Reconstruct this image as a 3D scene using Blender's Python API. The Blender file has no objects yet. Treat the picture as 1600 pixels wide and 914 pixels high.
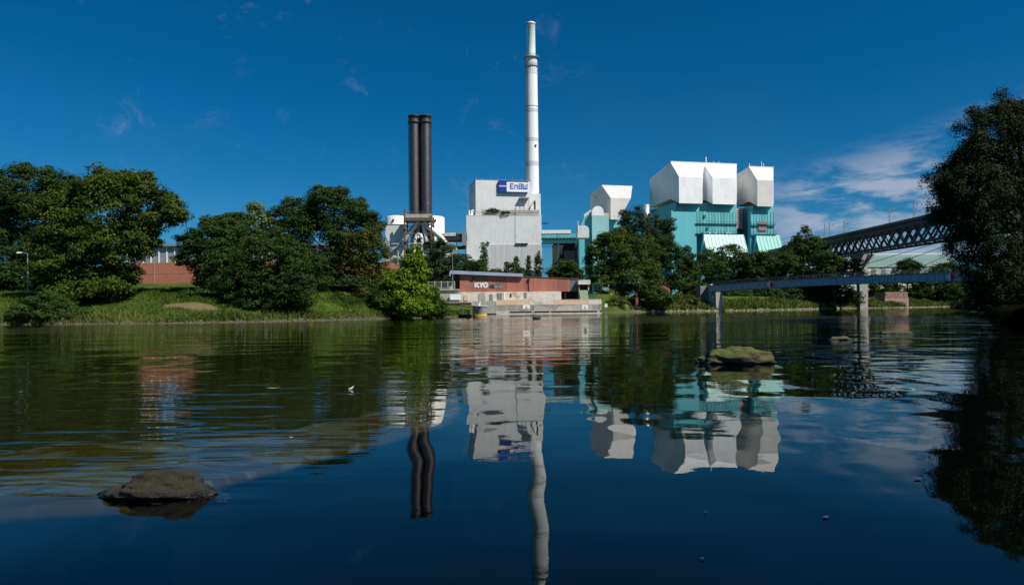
import bpy, math, random
import numpy as np
from mathutils import Vector, Matrix
random.seed(7)
R = math.radians
scene = bpy.context.scene
C = scene.collection
# ------------------------------------------------------------------ camera
F = 1067.0            # focal length in photo pixels (photo is 1600 wide)
H = 1.5               # camera height above the water
ROLL = 0.5
SR, CR = math.sin(R(ROLL)), math.cos(R(ROLL))
CY = 481.0            # photo row of the horizon at the centre column
cam_d = bpy.data.cameras.new('camera')
cam = bpy.data.objects.new('camera', cam_d)
C.objects.link(cam)
cam_d.sensor_width = 36.0
cam_d.lens = 36.0 * F / 1600.0
cam_d.shift_y = (CY - 457.0) / 1600.0
cam_d.clip_start = 0.1
cam_d.clip_end = 20000
cam.matrix_world = Matrix.Translation((0, 0, H)) @ Matrix.Rotation(R(90), 4, 'X') @ Matrix.Rotation(R(-ROLL), 4, 'Z')
scene.camera = cam
# ------------------------------------------------------------------ light
SUN_AZ, SUN_EL = 52.0, 49.0       # from behind the camera towards the right
sd = Vector((math.sin(R(SUN_AZ)) * math.cos(R(SUN_EL)), -math.cos(R(SUN_AZ)) * math.cos(R(SUN_EL)), math.sin(R(SUN_EL))))
sun_d = bpy.data.lights.new('sun', 'SUN')
sun_d.energy = 5.0
sun_d.angle = R(0.55)
sun_d.color = (1.0, 0.95, 0.87)
sun = bpy.data.objects.new('sun', sun_d)
C.objects.link(sun)
sun.rotation_euler = (-sd).to_track_quat('-Z', 'Y').to_euler()
scene.view_settings.view_transform = 'Standard'
scene.view_settings.look = 'None'
scene.view_settings.exposure = 0.15
scene.view_settings.gamma = 1.0
scene.view_settings.use_curve_mapping = False
scene.cycles.use_denoising = True
scene.cycles.max_bounces = 8
scene.cycles.transparent_max_bounces = 8
scene.cycles.caustics_reflective = False
scene.cycles.caustics_refractive = False
world = bpy.data.worlds.new('World')
scene.world = world
world.use_nodes = True

class NT:
    """small node helper"""
    def __init__(s, tree):
        s.t = tree; s.n = tree.nodes; s.l = tree.links
    def new(s, kind, **kw):
        nd = s.n.new(kind)
        for k, v in kw.items():
            if k.startswith('i_'):
                key = k[2:]
                key = int(key) if key.isdigit() else key.replace('_', ' ')
                nd.inputs[key].default_value = v
            else:
                setattr(nd, k, v)
        return nd
    def link(s, a, b): s.l.new(a, b)
    def math(s, op, a, b=None, c=None, clamp=False):
        nd = s.n.new('ShaderNodeMath'); nd.operation = op; nd.use_clamp = clamp
        for i, x in enumerate((a, b, c)):
            if x is None: continue
            if isinstance(x, (int, float)): nd.inputs[i].default_value = x
            else: s.l.new(x, nd.inputs[i])
        return nd.outputs[0]
    def sstep(s, x, a, b):
        nd = s.n.new('ShaderNodeMapRange'); nd.interpolation_type = 'SMOOTHSTEP'
        s.l.new(x, nd.inputs[0]); nd.inputs[1].default_value = a; nd.inputs[2].default_value = b
        return nd.outputs[0]
    def mix(s, fac, a, b, mode='MIX'):
        nd = s.n.new('ShaderNodeMix'); nd.data_type = 'RGBA'; nd.blend_type = mode
        for sock, x in ((nd.inputs[0], fac), (nd.inputs[6], a), (nd.inputs[7], b)):
            if isinstance(x, (int, float)): sock.default_value = x
            elif isinstance(x, tuple): sock.default_value = x if len(x) == 4 else (*x, 1)
            else: s.l.new(x, sock)
        return nd.outputs[2]
    def noise(s, vec, scale, detail=3.0, rough=0.55, dist=0.0):
        nd = s.n.new('ShaderNodeTexNoise')
        if vec is not None: s.l.new(vec, nd.inputs['Vector'])
        nd.inputs['Scale'].default_value = scale; nd.inputs['Detail'].default_value = detail
        nd.inputs['Roughness'].default_value = rough; nd.inputs['Distortion'].default_value = dist
        return nd.outputs[0]
    def mapping(s, vec, scale=(1, 1, 1), rot=(0, 0, 0), loc=(0, 0, 0)):
        nd = s.n.new('ShaderNodeMapping'); s.l.new(vec, nd.inputs[0])
        nd.inputs[1].default_value = loc; nd.inputs[2].default_value = rot; nd.inputs[3].default_value = scale
        return nd.outputs[0]

w = NT(world.node_tree)
bg = w.n['Background']
sky = w.new('ShaderNodeTexSky', sky_type='NISHITA', sun_disc=False)
sky.sun_elevation = R(SUN_EL)
sky.sun_rotation = R(180 - SUN_AZ)
sky.altitude = 300; sky.air_density = 1.0; sky.dust_density = 0.3; sky.ozone_density = 2.5
tc = w.new('ShaderNodeTexCoord')
sep = w.new('ShaderNodeSeparateXYZ'); w.link(tc.outputs['Generated'], sep.inputs[0])
sx, sy, sz = sep.outputs
hz = w.math('POWER', w.math('SUBTRACT', 1.0, w.math('ABSOLUTE', sz)), 8.0, clamp=True)
tint = w.mix(hz, (0.0, 0.53, 0.88), (0.30, 0.60, 0.82))
skyc = w.mix(1.0, sky.outputs[0], tint, 'MULTIPLY')
# thin clouds laid out by azimuth and elevation
az = w.math('ARCTAN2', sx, sy)
el = w.math('ARCSINE', sz)
cv = w.new('ShaderNodeCombineXYZ'); w.link(az, cv.inputs[0]); w.link(el, cv.inputs[1])
cm = w.mapping(cv.outputs[0], scale=(5, 17, 1), rot=(0, 0, R(-14)))
n1 = w.noise(cm, 1.5, 8, 0.6, 0.3)
n2 = w.noise(cm, 4.2, 7, 0.6, 0.2)
nn = w.math('ADD', w.math('MULTIPLY', n1, 0.7), w.math('MULTIPLY', n2, 0.3))
band = w.math('MULTIPLY', w.sstep(az, 0.30, 0.42),
              w.math('MULTIPLY', w.sstep(el, 0.02, 0.07), w.math('SUBTRACT', 1.0, w.sstep(w.math('SUBTRACT', el, w.math('MULTIPLY', az, 0.22)), 0.045, 0.115))))
lowband = w.math('MULTIPLY', w.sstep(nn, 0.41, 0.58), band)
wv = w.mapping(cv.outputs[0], scale=(7, 9, 1), rot=(0, 0, R(25)), loc=(3.1, 1.7, 0))
n3 = w.noise(wv, 1.6, 9, 0.66, 0.5)
wisp = w.math('MULTIPLY', w.sstep(n3, 0.56, 0.80), 0.22)
wisp = w.math('MULTIPLY', wisp, w.sstep(w.math('ABSOLUTE', el), 0.03, 0.15))
wisp = w.math('MULTIPLY', wisp, w.math('SUBTRACT', 1.0, w.sstep(az, -0.05, 0.22)))
vv = w.mapping(cv.outputs[0], scale=(2.2, 5, 1), loc=(0.4, 4.2, 0))
veil = w.math('MULTIPLY', w.sstep(w.noise(vv, 1.0, 4), 0.4, 0.75), w.math('MULTIPLY', hz, 0.10))
cl = w.math('MAXIMUM', w.math('MULTIPLY', lowband, 0.72), w.math('ADD', wisp, veil), clamp=True)
skyf = w.mix(cl, skyc, (5.6, 6.3, 7.6))
w.link(skyf, bg.inputs[0])
bg.inputs[1].default_value = 0.071

# ------------------------------------------------------------------ pixel -> ray helpers (only used to find real positions)
def ray(px, py):
    a = px - 800.0; b = CY - py
    return (a * CR + b * SR) / F, (-a * SR + b * CR) / F
def P(px, py, Y):
    tx, tz = ray(px, py)
    return Vector((tx * Y, Y, H + tz * Y))
def water_pt(px, py):
    tx, tz = ray(px, py)
    Y = -H / tz
    return Vector((tx * Y, Y, 0))
def pxm(Y): return Y / F     # metres per photo pixel at distance Y

class Fr:
    """plan frame of a building: front-left corner on a ray, turned by theta"""
    def __init__(s, px, py, Y, theta, z0):
        tx, tz = ray(px, py)
        s.O = Vector((tx * Y, Y, z0)); s.th = R(theta); s.c = math.cos(s.th); s.s = math.sin(s.th); s.z0 = z0
    def at(s, u, v): return s.O.x + u * s.c - v * s.s, s.O.y + u * s.s + v * s.c
    def u(s, px, py, v=0):
        t, _ = ray(px, py); x, y = s.at(0, v)
        return (t * y - x) / (s.c - t * s.s)
    def v(s, px, py, u=0):
        t, _ = ray(px, py); x, y = s.at(u, 0)
        return (x - t * y) / (s.s + t * s.c)
    def z(s, px, py, v=0):
        u = s.u(px, py, v); x, y = s.at(u, v)
        return H + ray(px, py)[1] * y - s.z0
    def zu(s, py, u, v=0):      # height of photo row py on the vertical line (u, v)
        x, y = s.at(u, v); px = 800 + x / y * F
        return H + ray(px, py)[1] * y - s.z0
    def uz(s, px, py, v=0): return s.u(px, py, v), s.z(px, py, v)

# ------------------------------------------------------------------ object helpers
def tag(o, label=None, cat=None, group=None, kind=None):
    if label: o['label'] = label
    if cat: o['category'] = cat
    if group: o['group'] = group
    if kind: o['kind'] = kind
    return o
def thing(name, label, cat, loc=(0, 0, 0), rz=0.0, group=None):
    o = bpy.data.objects.new(name, None); C.objects.link(o)
    o.empty_display_size = 0.5
    o.location = loc; o.rotation_euler = (0, 0, rz)
    return tag(o, label, cat, group)
def copy_tree(o, parent=None):
    c = o.copy(); C.objects.link(c)
    if parent: c.parent = parent
    for ch in list(o.children):
        copy_tree(ch, c)
    return c

class MB:
    def __init__(s): s.v = []; s.f = []; s.sm = []
    def add(s, vs, fs, smooth=False):
        n = len(s.v); s.v += [tuple(p) for p in vs]
        s.f += [tuple(i + n for i in f) for f in fs]; s.sm += [smooth] * len(fs)
        return s
    def box(s, x0, x1, y0, y1, z0, z1):
        vs = [(x, y, z) for z in (z0, z1) for x, y in ((x0, y0), (x1, y0), (x1, y1), (x0, y1))]
        return s.add(vs, [(3, 2, 1, 0), (4, 5, 6, 7), (0, 1, 5, 4), (1, 2, 6, 5), (2, 3, 7, 6), (3, 0, 4, 7)])
    def hull8(s, vs):   # bottom 4 ccw, top 4 ccw
        return s.add(vs, [(3, 2, 1, 0), (4, 5, 6, 7), (0, 1, 5, 4), (1, 2, 6, 5), (2, 3, 7, 6), (3, 0, 4, 7)])
    def prism_x(s, poly, x0, x1):  # poly of (y,z)
        n = len(poly)
        vs = [(x0, y, z) for y, z in poly] + [(x1, y, z) for y, z in poly]
        fs = [tuple(range(n)), tuple(range(2 * n - 1, n - 1, -1))] + [(i, i + n, (i + 1) % n + n, (i + 1) % n) for i in range(n)]
        return s.add(vs, fs)
    def prism_y(s, poly, y0, y1):  # poly of (x,z)
        n = len(poly)
        vs = [(x, y0, z) for x, z in poly] + [(x, y1, z) for x, z in poly]
        fs = [tuple(range(n)), tuple(range(2 * n - 1, n - 1, -1))] + [(i, i + n, (i + 1) % n + n, (i + 1) % n) for i in range(n)]
        return s.add(vs, fs)
    def bar(s, p, q, wd, ht=None):
        p, q = Vector(p), Vector(q); ht = ht or wd
        d = (q - p)
        if d.length < 1e-6: return s
        d.normalize(); up = Vector((0, 0, 1)) if abs(d.z) < 0.99 else Vector((0, 1, 0))
        sd_ = d.cross(up).normalized(); u = sd_.cross(d).normalized()
        a = sd_ * wd / 2; b = u * ht / 2
        return s.hull8([p - a - b, p + a - b, q + a - b, q - a - b, p - a + b, p + a + b, q + a + b, q - a + b])
    def tube(s, pts, radii, n=12, cap=True):
        pts = [Vector(p) for p in pts]
        if isinstance(radii, (int, float)): radii = [radii] * len(pts)
        vs = []; prev = None
        for i, p in enumerate(pts):
            d = (pts[min(i + 1, len(pts) - 1)] - pts[max(i - 1, 0)]).normalized()
            if prev is None:
                ref = Vector((1, 0, 0)) if abs(d.x) < 0.9 else Vector((0, 1, 0))
                a = d.cross(ref).normalized()
            else:
                a = (prev - d * prev.dot(d)).normalized()
            prev = a; b = d.cross(a)
            for k in range(n):
                t = 2 * math.pi * k / n
                vs.append(p + (a * math.cos(t) + b * math.sin(t)) * radii[i])
        m = len(pts)
        fs = [(i * n + k, i * n + (k + 1) % n, (i + 1) * n + (k + 1) % n, (i + 1) * n + k) for i in range(m - 1) for k in range(n)]
        s.add(vs, fs, True)
        if cap:
            s.add([vs[k] for k in range(n)][::-1], [tuple(range(n))])
            s.add([vs[(m - 1) * n + k] for k in range(n)], [tuple(range(n))])
        return s
    def lathe(s, prof, cx=0, cy=0, n=32):  # prof: (r, z)
        vs = [(cx + r * math.cos(2 * math.pi * k / n), cy + r * math.sin(2 * math.pi * k / n), z) for r, z in prof for k in range(n)]
        m = len(prof)
        fs = [(i * n + k, i * n + (k + 1) % n, (i + 1) * n + (k + 1) % n, (i + 1) * n + k) for i in range(m - 1) for k in range(n)]
        s.add(vs, fs, True)
        if prof[0][0] > 1e-4: s.add(vs[:n][::-1], [tuple(range(n))])
        if prof[-1][0] > 1e-4: s.add(vs[-n:], [tuple(range(n))])
        return s
    def build(s, name, mat, parent=None, world=False, label=None):
        me = bpy.data.meshes.new(name)
        vs = s.v
        if world and parent is not None:
            l = parent.location; p = parent.parent
            L = Vector(l)
            while p is not None: L = L + p.location; p = p.parent
            vs = [(x - L.x, y - L.y, z - L.z) for x, y, z in vs]
        me.from_pydata(vs, [], s.f)
        me.polygons.foreach_set('use_smooth', s.sm)
        me.materials.append(mat); me.update()
        if any(s.sm) and not all(s.sm):
            pass
        o = bpy.data.objects.new(name, me); C.objects.link(o)
        if parent is not None: o.parent = parent
        if label: o['label'] = label
        return o

# ------------------------------------------------------------------ materials
def mat(name):
    m = bpy.data.materials.new(name); m.use_nodes = True
    t = NT(m.node_tree); b = t.n['Principled BSDF']
    return m, t, b
def plain(name, col, rough=0.7, metal=0.0, var=0.12, scale=0.6, spec=0.3, dirt=0.0, dirtcol=(0.12, 0.1, 0.08), streak=False):
    m, t, b = mat(name)
    geo = t.new('ShaderNodeNewGeometry')
    n = t.noise(geo.outputs['Position'], scale, 6, 0.6)
    f = t.math('MULTIPLY', t.math('SUBTRACT', n, 0.5), var * 2)
    f = t.math('ADD', 1.0, f)
    cc = t.new('ShaderNodeCombineXYZ')
    for i in range(3): t.link(f, cc.inputs[i])
    c = t.mix(1.0, (*col, 1), cc.outputs[0], 'MULTIPLY')
    if dirt:
        mp = t.mapping(geo.outputs['Position'], scale=(1.2, 1.2, 0.12) if streak else (1, 1, 1))
        d = t.sstep(t.noise(mp, 0.9 if streak else 0.5, 7, 0.65), 0.45, 0.8)
        c = t.mix(t.math('MULTIPLY', d, dirt), c, (*dirtcol, 1))
    t.link(c, b.inputs['Base Color'])
    b.inputs['Roughness'].default_value = rough; b.inputs['Metallic'].default_value = metal
    b.inputs['Specular IOR Level'].default_value = spec
    return m
def clad(name, col, seam_w, seam_h, line=0.82, rough=0.55, metal=0.0, dirt=0.15, dirtcol=(0.25, 0.24, 0.22), thick=0.03, panelvar=0.05, bumpd=0.0):
    """sheet cladding: seams every seam_w across and seam_h up (object space), with weather streaks"""
    m, t, b = mat(name)
    tcn = t.new('ShaderNodeTexCoord')
    s = t.new('ShaderNodeSeparateXYZ'); t.link(tcn.outputs['Object'], s.inputs[0])
    hx = t.math('ADD', s.outputs[0], s.outputs[1])
    def seam(x, wdt, th):
        fr = t.math('FRACT', t.math('DIVIDE', x, wdt))
        return t.math('LESS_THAN', t.math('ABSOLUTE', t.math('SUBTRACT', fr, 0.5)), th / wdt / 2)
    a = seam(hx, seam_w, thick)
    bb = seam(s.outputs[2], seam_h, thick)
    ln = t.math('MAXIMUM', a, bb)
    # per panel variation
    cx = t.new('ShaderNodeCombineXYZ')
    t.link(t.math('FLOOR', t.math('ADD', t.math('DIVIDE', hx, seam_w), 0.5)), cx.inputs[0])
    t.link(t.math('FLOOR', t.math('ADD', t.math('DIVIDE', s.outputs[2], seam_h), 0.5)), cx.inputs[1])
    wn = t.new('ShaderNodeTexWhiteNoise'); t.link(cx.outputs[0], wn.inputs[0])
    pv = t.math('ADD', 1.0 - panelvar, t.math('MULTIPLY', wn.outputs[0], panelvar * 2))
    sc = t.math('MULTIPLY', pv, t.math('SUBTRACT', 1.0, t.math('MULTIPLY', ln, 1 - line)))
    cc = t.new('ShaderNodeCombineXYZ')
    for i in range(3): t.link(sc, cc.inputs[i])
    c = t.mix(1.0, (*col, 1), cc.outputs[0], 'MULTIPLY')
    mp = t.mapping(tcn.outputs['Object'], scale=(0.5, 0.5, 0.06))
    d = t.sstep(t.noise(mp, 1.0, 8, 0.68), 0.40, 0.70)
    c = t.mix(t.math('MULTIPLY', d, dirt), c, (*dirtcol, 1))
    t.link(c, b.inputs['Base Color'])
    b.inputs['Roughness'].default_value = rough; b.inputs['Metallic'].default_value = metal
    b.inputs['Specular IOR Level'].default_value = 0.3
    bp = t.new('ShaderNodeBump'); bp.inputs['Strength'].default_value = 0.6; bp.inputs['Distance'].default_value = 0.05
    t.link(t.math('SUBTRACT', 1.0, ln), bp.inputs['Height']); t.link(bp.outputs[0], b.inputs['Normal'])
    return m

M = {}
M['white_clad'] = clad('white cladding', (0.69, 0.695, 0.70), 1.2, 3.2, 0.88, dirt=0.13)
M['white_rib'] = clad('white ribbed cladding', (0.66, 0.665, 0.67), 0.9, 30, 0.80, thick=0.16, dirt=0.15)
M['hood'] = clad('white hood cladding', (0.86, 0.86, 0.87), 2.4, 5.4, 0.93, rough=0.4, dirt=0.10, dirtcol=(0.45, 0.44, 0.42))
M['hood_warm'] = clad('pale grey hood cladding', (0.68, 0.66, 0.63), 2.4, 4.0, 0.9, rough=0.45, dirt=0.25, dirtcol=(0.35, 0.33, 0.30))
M['teal'] = clad('teal cladding', (0.13, 0.47, 0.53), 1.6, 40, 0.90, rough=0.45, dirt=0.15, dirtcol=(0.10, 0.27, 0.30))
M['teal_rib'] = clad('teal ribbed cladding', (0.15, 0.48, 0.50), 1.3, 6, 0.62, rough=0.5, thick=0.12, dirt=0.3, dirtcol=(0.06, 0.2, 0.22), panelvar=0.15)
M['teal_dark'] = plain('dark teal steel', (0.02, 0.12, 0.15), 0.5)
M['mint'] = clad('mint skirt cladding', (0.50, 0.70, 0.66), 1.7, 40, 0.72, rough=0.5, thick=0.22, dirt=0.2, dirtcol=(0.3, 0.5, 0.48))
M['mint_green'] = clad('green skirt cladding', (0.25, 0.56, 0.50), 1.7, 40, 0.68, rough=0.5, thick=0.22, dirt=0.25, dirtcol=(0.15, 0.36, 0.34))
M['teal_pale'] = clad('pale teal cladding', (0.30, 0.58, 0.58), 1.6, 3, 0.93, rough=0.5, dirt=0.1)
M['chimney'] = clad('white painted concrete', (0.82, 0.82, 0.82), 400, 8.0, 0.95, rough=0.7, dirt=0.12, dirtcol=(0.4, 0.4, 0.4), panelvar=0.02)
M['flue'] = clad('pale flue steel', (0.70, 0.80, 0.76), 400, 2.5, 0.93, rough=0.5, dirt=0.15, dirtcol=(0.6, 0.6, 0.55))
M['band_grey'] = plain('grey paint', (0.56, 0.56, 0.57), 0.8)
M['band_red'] = plain('red paint', (0.5, 0.16, 0.12), 0.7)
M['rust_steel'] = plain('dark rusty steel', (0.19, 0.155, 0.15), 0.43, 1.0, 0.35, 0.5, 0.5, 0.5, (0.11, 0.07, 0.055), True)
M['dark_steel'] = plain('dark steel', (0.035, 0.03, 0.028), 0.55, 0.2, 0.2)
M['brown_steel'] = plain('brown steel', (0.12, 0.085, 0.065), 0.7, 0, 0.3, 1.0, 0.3, 0.5)
M['silver'] = plain('silver duct', (0.62, 0.62, 0.62), 0.38, 0.6, 0.15, 0.8)
M['white_tank'] = plain('white tank paint', (0.78, 0.77, 0.76), 0.45, 0, 0.05)
M['grey_steel'] = plain('grey steel', (0.24, 0.25, 0.26), 0.55, 0.2)
M['pale_concrete'] = plain('pale concrete', (0.42, 0.40, 0.36), 0.85, 0, 0.45, 1.4, 0.2, 0.75, (0.15, 0.13, 0.10), True)
M['concrete'] = plain('concrete', (0.28, 0.265, 0.235), 0.9, 0, 0.5, 1.3, 0.2, 0.8, (0.08, 0.07, 0.05), True)
M['white_render'] = plain('chalky white wall', (0.66, 0.62, 0.53), 0.85, 0, 0.35, 2.2, 0.2, 0.9, (0.27, 0.2, 0.13))
M['beige'] = plain('orange beige wall', (0.64, 0.46, 0.30), 0.85, 0, 0.3, 1.6, 0.2, 0.5, (0.7, 0.62, 0.5))
M['red_sheet'] = clad('rust red sheet wall', (0.42, 0.155, 0.10), 2.6, 40, 0.72, rough=0.7, thick=0.14, dirt=0.8, dirtcol=(0.24, 0.10, 0.085), panelvar=0.26)
M['brick'] = plain('red brick', (0.36, 0.135, 0.085), 0.9, 0, 0.25, 0.8, 0.2, 0.3, (0.30, 0.18, 0.13))
M['brick_pink'] = plain('pale pink brick', (0.42, 0.25, 0.20), 0.9, 0, 0.5, 1.2, 0.2, 0.6, (0.5, 0.42, 0.36))
M['blue_roof'] = plain('blue grey roof edge', (0.30, 0.38, 0.50), 0.6, 0, 0.25, 1.5, 0.3, 0.4, (0.18, 0.22, 0.3))
M['grey_door'] = clad('grey corrugated door', (0.17, 0.16, 0.165), 0.55, 20, 0.7, thick=0.14, dirt=0.2)
M['kiosk_green'] = clad('pale green boards', (0.36, 0.45, 0.28), 0.5, 20, 0.85, thick=0.05, dirt=0.25)
M['white_paint'] = plain('white paint', (0.80, 0.79, 0.77), 0.5, 0, 0.05)
M['black'] = plain('near black', (0.008, 0.008, 0.009), 0.8)
M['glass'] = plain('dark window glass', (0.03, 0.04, 0.05), 0.12, 0, 0.2, 1, 0.7)
M['pane'] = plain('pale window glass', (0.22, 0.26, 0.28), 0.15, 0, 0.4, 1.2, 0.7)
M['sign_blue'] = plain('sign blue', (0.006, 0.045, 0.33), 0.4, 0, 0.05)
M['sign_letter'] = plain('letter blue', (0.012, 0.10, 0.50), 0.4, 0, 0.05)
M['orange'] = plain('sign orange', (0.85, 0.35, 0.12), 0.5, 0, 0.05)
M['sign_red'] = plain('sign red', (0.50, 0.03, 0.04), 0.5, 0, 0.05)
M['yellow'] = plain('yellow paint', (0.75, 0.45, 0.05), 0.6, 0, 0.3, 1.5)
M['yellow_green'] = plain('yellow marker paint', (0.75, 0.72, 0.04), 0.6, 0, 0.05)
M['bridge_steel'] = plain('dark bridge steel', (0.085, 0.085, 0.095), 0.6, 0.1, 0.3, 0.4, 0.3, 0.4, (0.11, 0.085, 0.07), True)
M['bridge_blue'] = plain('blue grey bridge steel', (0.38, 0.46, 0.50), 0.55, 0, 0.15, 0.5, 0.3, 0.35, (0.12, 0.12, 0.10), True)
M['green_roof'] = clad('green glass roof', (0.17, 0.26, 0.23), 6, 5, 0.7, rough=0.35, thick=0.25, dirt=0.2)
M['pink'] = plain('pink panel', (0.68, 0.30, 0.32), 0.7, 0, 0.3, 0.6)
M['dark_brick'] = plain('dark brown brick', (0.06, 0.042, 0.038), 0.85, 0, 0.2)
M['bark'] = plain('bark', (0.07, 0.055, 0.04), 0.95, 0, 0.4, 2.5, 0.1)
M['hedge_green'] = plain('hedge green boards', (0.09, 0.16, 0.06), 0.9, 0, 0.3)

def leaf_mat(name, dark, light, trans=0.22):
    m, t, b = mat(name)
    at = t.new('ShaderNodeAttribute', attribute_name='tint')
    geo = t.new('ShaderNodeNewGeometry')
    n = t.noise(geo.outputs['Position'], 0.35, 3)
    f = t.math('ADD', t.math('MULTIPLY', at.outputs['Fac'], 0.75), t.math('MULTIPLY', t.math('SUBTRACT', n, 0.38), 0.9), clamp=True)
    c = t.mix(f, (*dark, 1), (*light, 1))
    t.link(c, b.inputs['Base Color'])
    b.inputs['Roughness'].default_value = 0.65; b.inputs['Specular IOR Level'].default_value = 0.15
    tr = t.new('ShaderNodeBsdfTranslucent')
    c2 = t.mix(1.0, c, (0.9, 1.15, 0.35, 1), 'MULTIPLY'); t.link(c2, tr.inputs[0])
    mx = t.new('ShaderNodeMixShader', i_0=trans)
    t.link(b.outputs[0], mx.inputs[1]); t.link(tr.outputs[0], mx.inputs[2])
    t.link(mx.outputs[0], t.n['Material Output'].inputs[0])
    return m
LEAF = {
 'dark': leaf_mat('dark leaves', (0.012, 0.030, 0.006), (0.050, 0.092, 0.014)),
 'round': leaf_mat('broad leaves', (0.016, 0.038, 0.004), (0.088, 0.128, 0.012)),
 'mid': leaf_mat('mid green leaves', (0.016, 0.040, 0.006), (0.060, 0.105, 0.016)),
 'olive': leaf_mat('olive leaves', (0.030, 0.045, 0.010), (0.115, 0.125, 0.025)),
 'lime': leaf_mat('lime leaves', (0.045, 0.095, 0.004), (0.185, 0.275, 0.012)),
 'pale': leaf_mat('pale leaves', (0.07, 0.12, 0.03), (0.20, 0.27, 0.08)),
 'blue': leaf_mat('bluish leaves', (0.016, 0.036, 0.018), (0.055, 0.085, 0.034)),
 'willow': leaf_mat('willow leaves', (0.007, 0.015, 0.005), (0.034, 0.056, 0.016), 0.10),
 'grass': leaf_mat('grass blades', (0.025, 0.058, 0.006), (0.110, 0.150, 0.020), 0.3),
 'weeds': leaf_mat('weed leaves', (0.05, 0.08, 0.012), (0.17, 0.19, 0.045), 0.3),
}
# ------------------------------------------------------------------ river bank line and terrain
_bpx = [(-800, 511.5), (-300, 510), (0, 508), (250, 506), (400, 503.5), (560, 500), (640, 497.5), (700, 495.5), (735, 493.3), (770, 490.3), (860, 489.8), (940, 488.6),
        (1100, 486.5), (1240, 484.2), (1330, 482.0)]
BANK = [water_pt(*p) for p in _bpx]
BANK = [(-600.0, 60.0), (-250.0, 70.0)] + [(p.x, p.y) for p in BANK if p.x > -200] + [(165, 290), (205, 335), (255, 385), (330, 440), (600, 560), (2500, 900)]
BX = np.array([b[0] for b in BANK]); BY = np.array([b[1] for b in BANK])
def bankY(x): return np.interp(x, BX, BY)
def vnoise(x, y, s=1.0, seed=0.0):
    x = np.asarray(x) * s + seed; y = np.asarray(y) * s - seed * 1.7
    return (np.sin(x * 1.3 + 1.7 * np.sin(y * 0.9)) + np.sin(y * 1.7 + 1.3 * np.sin(x * 1.1 + 2)) + np.sin((x + y) * 2.9 + 1) * 0.5) / 2.5
PS = [-30, -4, 0, 0.8, 3, 9, 15, 22, 60, 5000]
PSL = [-30, -4, 0, 0.8, 3, 9, 15, 22, 60, 110, 200, 5000]
PL = [-3, -2, -0.03, 0.35, 0.9, 2.7, 4.1, 5.0, 7.2, 7.4, 5, 5.2]           # left, grass slope
PR = [-3, -2, -0.03, 0.45, 1.0, 2.3, 3.6, 4.8, 5.0, 5.2]
def ground(x, y):
    s = y - bankY(x)
    zl = np.interp(s, PSL, PL); zm = np.interp(s, [-30, -4, 0, 1, 6, 45], [-3, -2, -.03, .15, .45, 2.2]); zm = zm + (5 - zm) * np.clip((y - 174) / 9, 0, 1); zr = np.interp(s, PS, PR)
    wl = np.clip((-16.2 - x) / 3.0, 0, 1); wr = np.clip((x - 27) / 6.0, 0, 1)
    z = zl * wl + zr * wr + zm * (1 - wl - wr)
    return z + np.where(s > 0.4, 0.10, 0.0) * vnoise(x, y, 0.5) * np.clip(s / 3, 0, 1)
def grid_mesh(name, X, Y, Z, m, parent=None):
    ny, nx = X.shape
    me = bpy.data.meshes.new(name)
    co = np.stack([X, Y, Z], -1).reshape(-1, 3).astype(np.float32)
    i = np.arange(ny - 1)[:, None] * nx + np.arange(nx - 1)[None, :]
    f = np.stack([i, i + 1, i + nx + 1, i + nx], -1).reshape(-1, 4).astype(np.int32)
    me.vertices.add(len(co)); me.vertices.foreach_set('co', co.ravel())
    me.loops.add(f.size); me.loops.foreach_set('vertex_index', f.ravel())
    me.polygons.add(len(f)); me.polygons.foreach_set('loop_start', np.arange(0, f.size, 4, dtype=np.int32))
    me.polygons.foreach_set('use_smooth', np.ones(len(f), bool))
    me.update(calc_edges=True); me.materials.append(m)
    o = bpy.data.objects.new(name, me); C.objects.link(o)
    return o
# ground material
m, t, b = mat('bank ground')
geo = t.new('ShaderNodeNewGeometry'); pos = geo.outputs['Position']
g1 = t.noise(pos, 0.25, 6, 0.6); g2 = t.noise(pos, 1.6, 4, 0.6)
c = t.mix(t.sstep(g1, 0.35, 0.65), (0.032, 0.066, 0.008, 1), (0.075, 0.110, 0.016, 1))
c = t.mix(t.math('MULTIPLY', t.sstep(g2, 0.5, 0.75), 0.5), c, (0.13, 0.12, 0.04, 1))
dp = P(305, 482, 88)
s_ = t.new('ShaderNodeSeparateXYZ'); t.link(pos, s_.inputs[0])
dx = t.math('DIVIDE', t.math('SUBTRACT', s_.outputs[0], dp.x), 4.0)
dy = t.math('DIVIDE', t.math('SUBTRACT', s_.outputs[1], 86.6), 1.5)
rr = t.math('SQRT', t.math('ADD', t.math('MULTIPLY', dx, dx), t.math('MULTIPLY', dy, dy)))
rr = t.math('ADD', rr, t.math('MULTIPLY', t.math('SUBTRACT', g2, 0.5), 2.4))
c = t.mix(t.math('SUBTRACT', 1.0, t.sstep(rr, 0.6, 1.1)), c, (0.15, 0.115, 0.06, 1))
zz = t.math('ADD', s_.outputs[2], t.math('MULTIPLY', t.math('SUBTRACT', g2, 0.5), 0.3))
c = t.mix(t.math('SUBTRACT', 1.0, t.sstep(zz, 0.12, 0.42)), c, (0.10, 0.085, 0.06, 1))
t.link(c, b.inputs['Base Color']); b.inputs['Roughness'].default_value = 0.95; b.inputs['Specular IOR Level'].default_value = 0.1
bp = t.new('ShaderNodeBump'); bp.inputs['Distance'].default_value = 0.3; bp.inputs['Strength'].default_value = 0.5
t.link(g2, bp.inputs['Height']); t.link(bp.outputs[0], b.inputs['Normal'])
M['ground'] = m
xs = np.concatenate([np.linspace(-600, -130, 30), np.linspace(-129, 60, 260), np.linspace(61, 300, 160), np.linspace(310, 2500, 30)])
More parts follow.
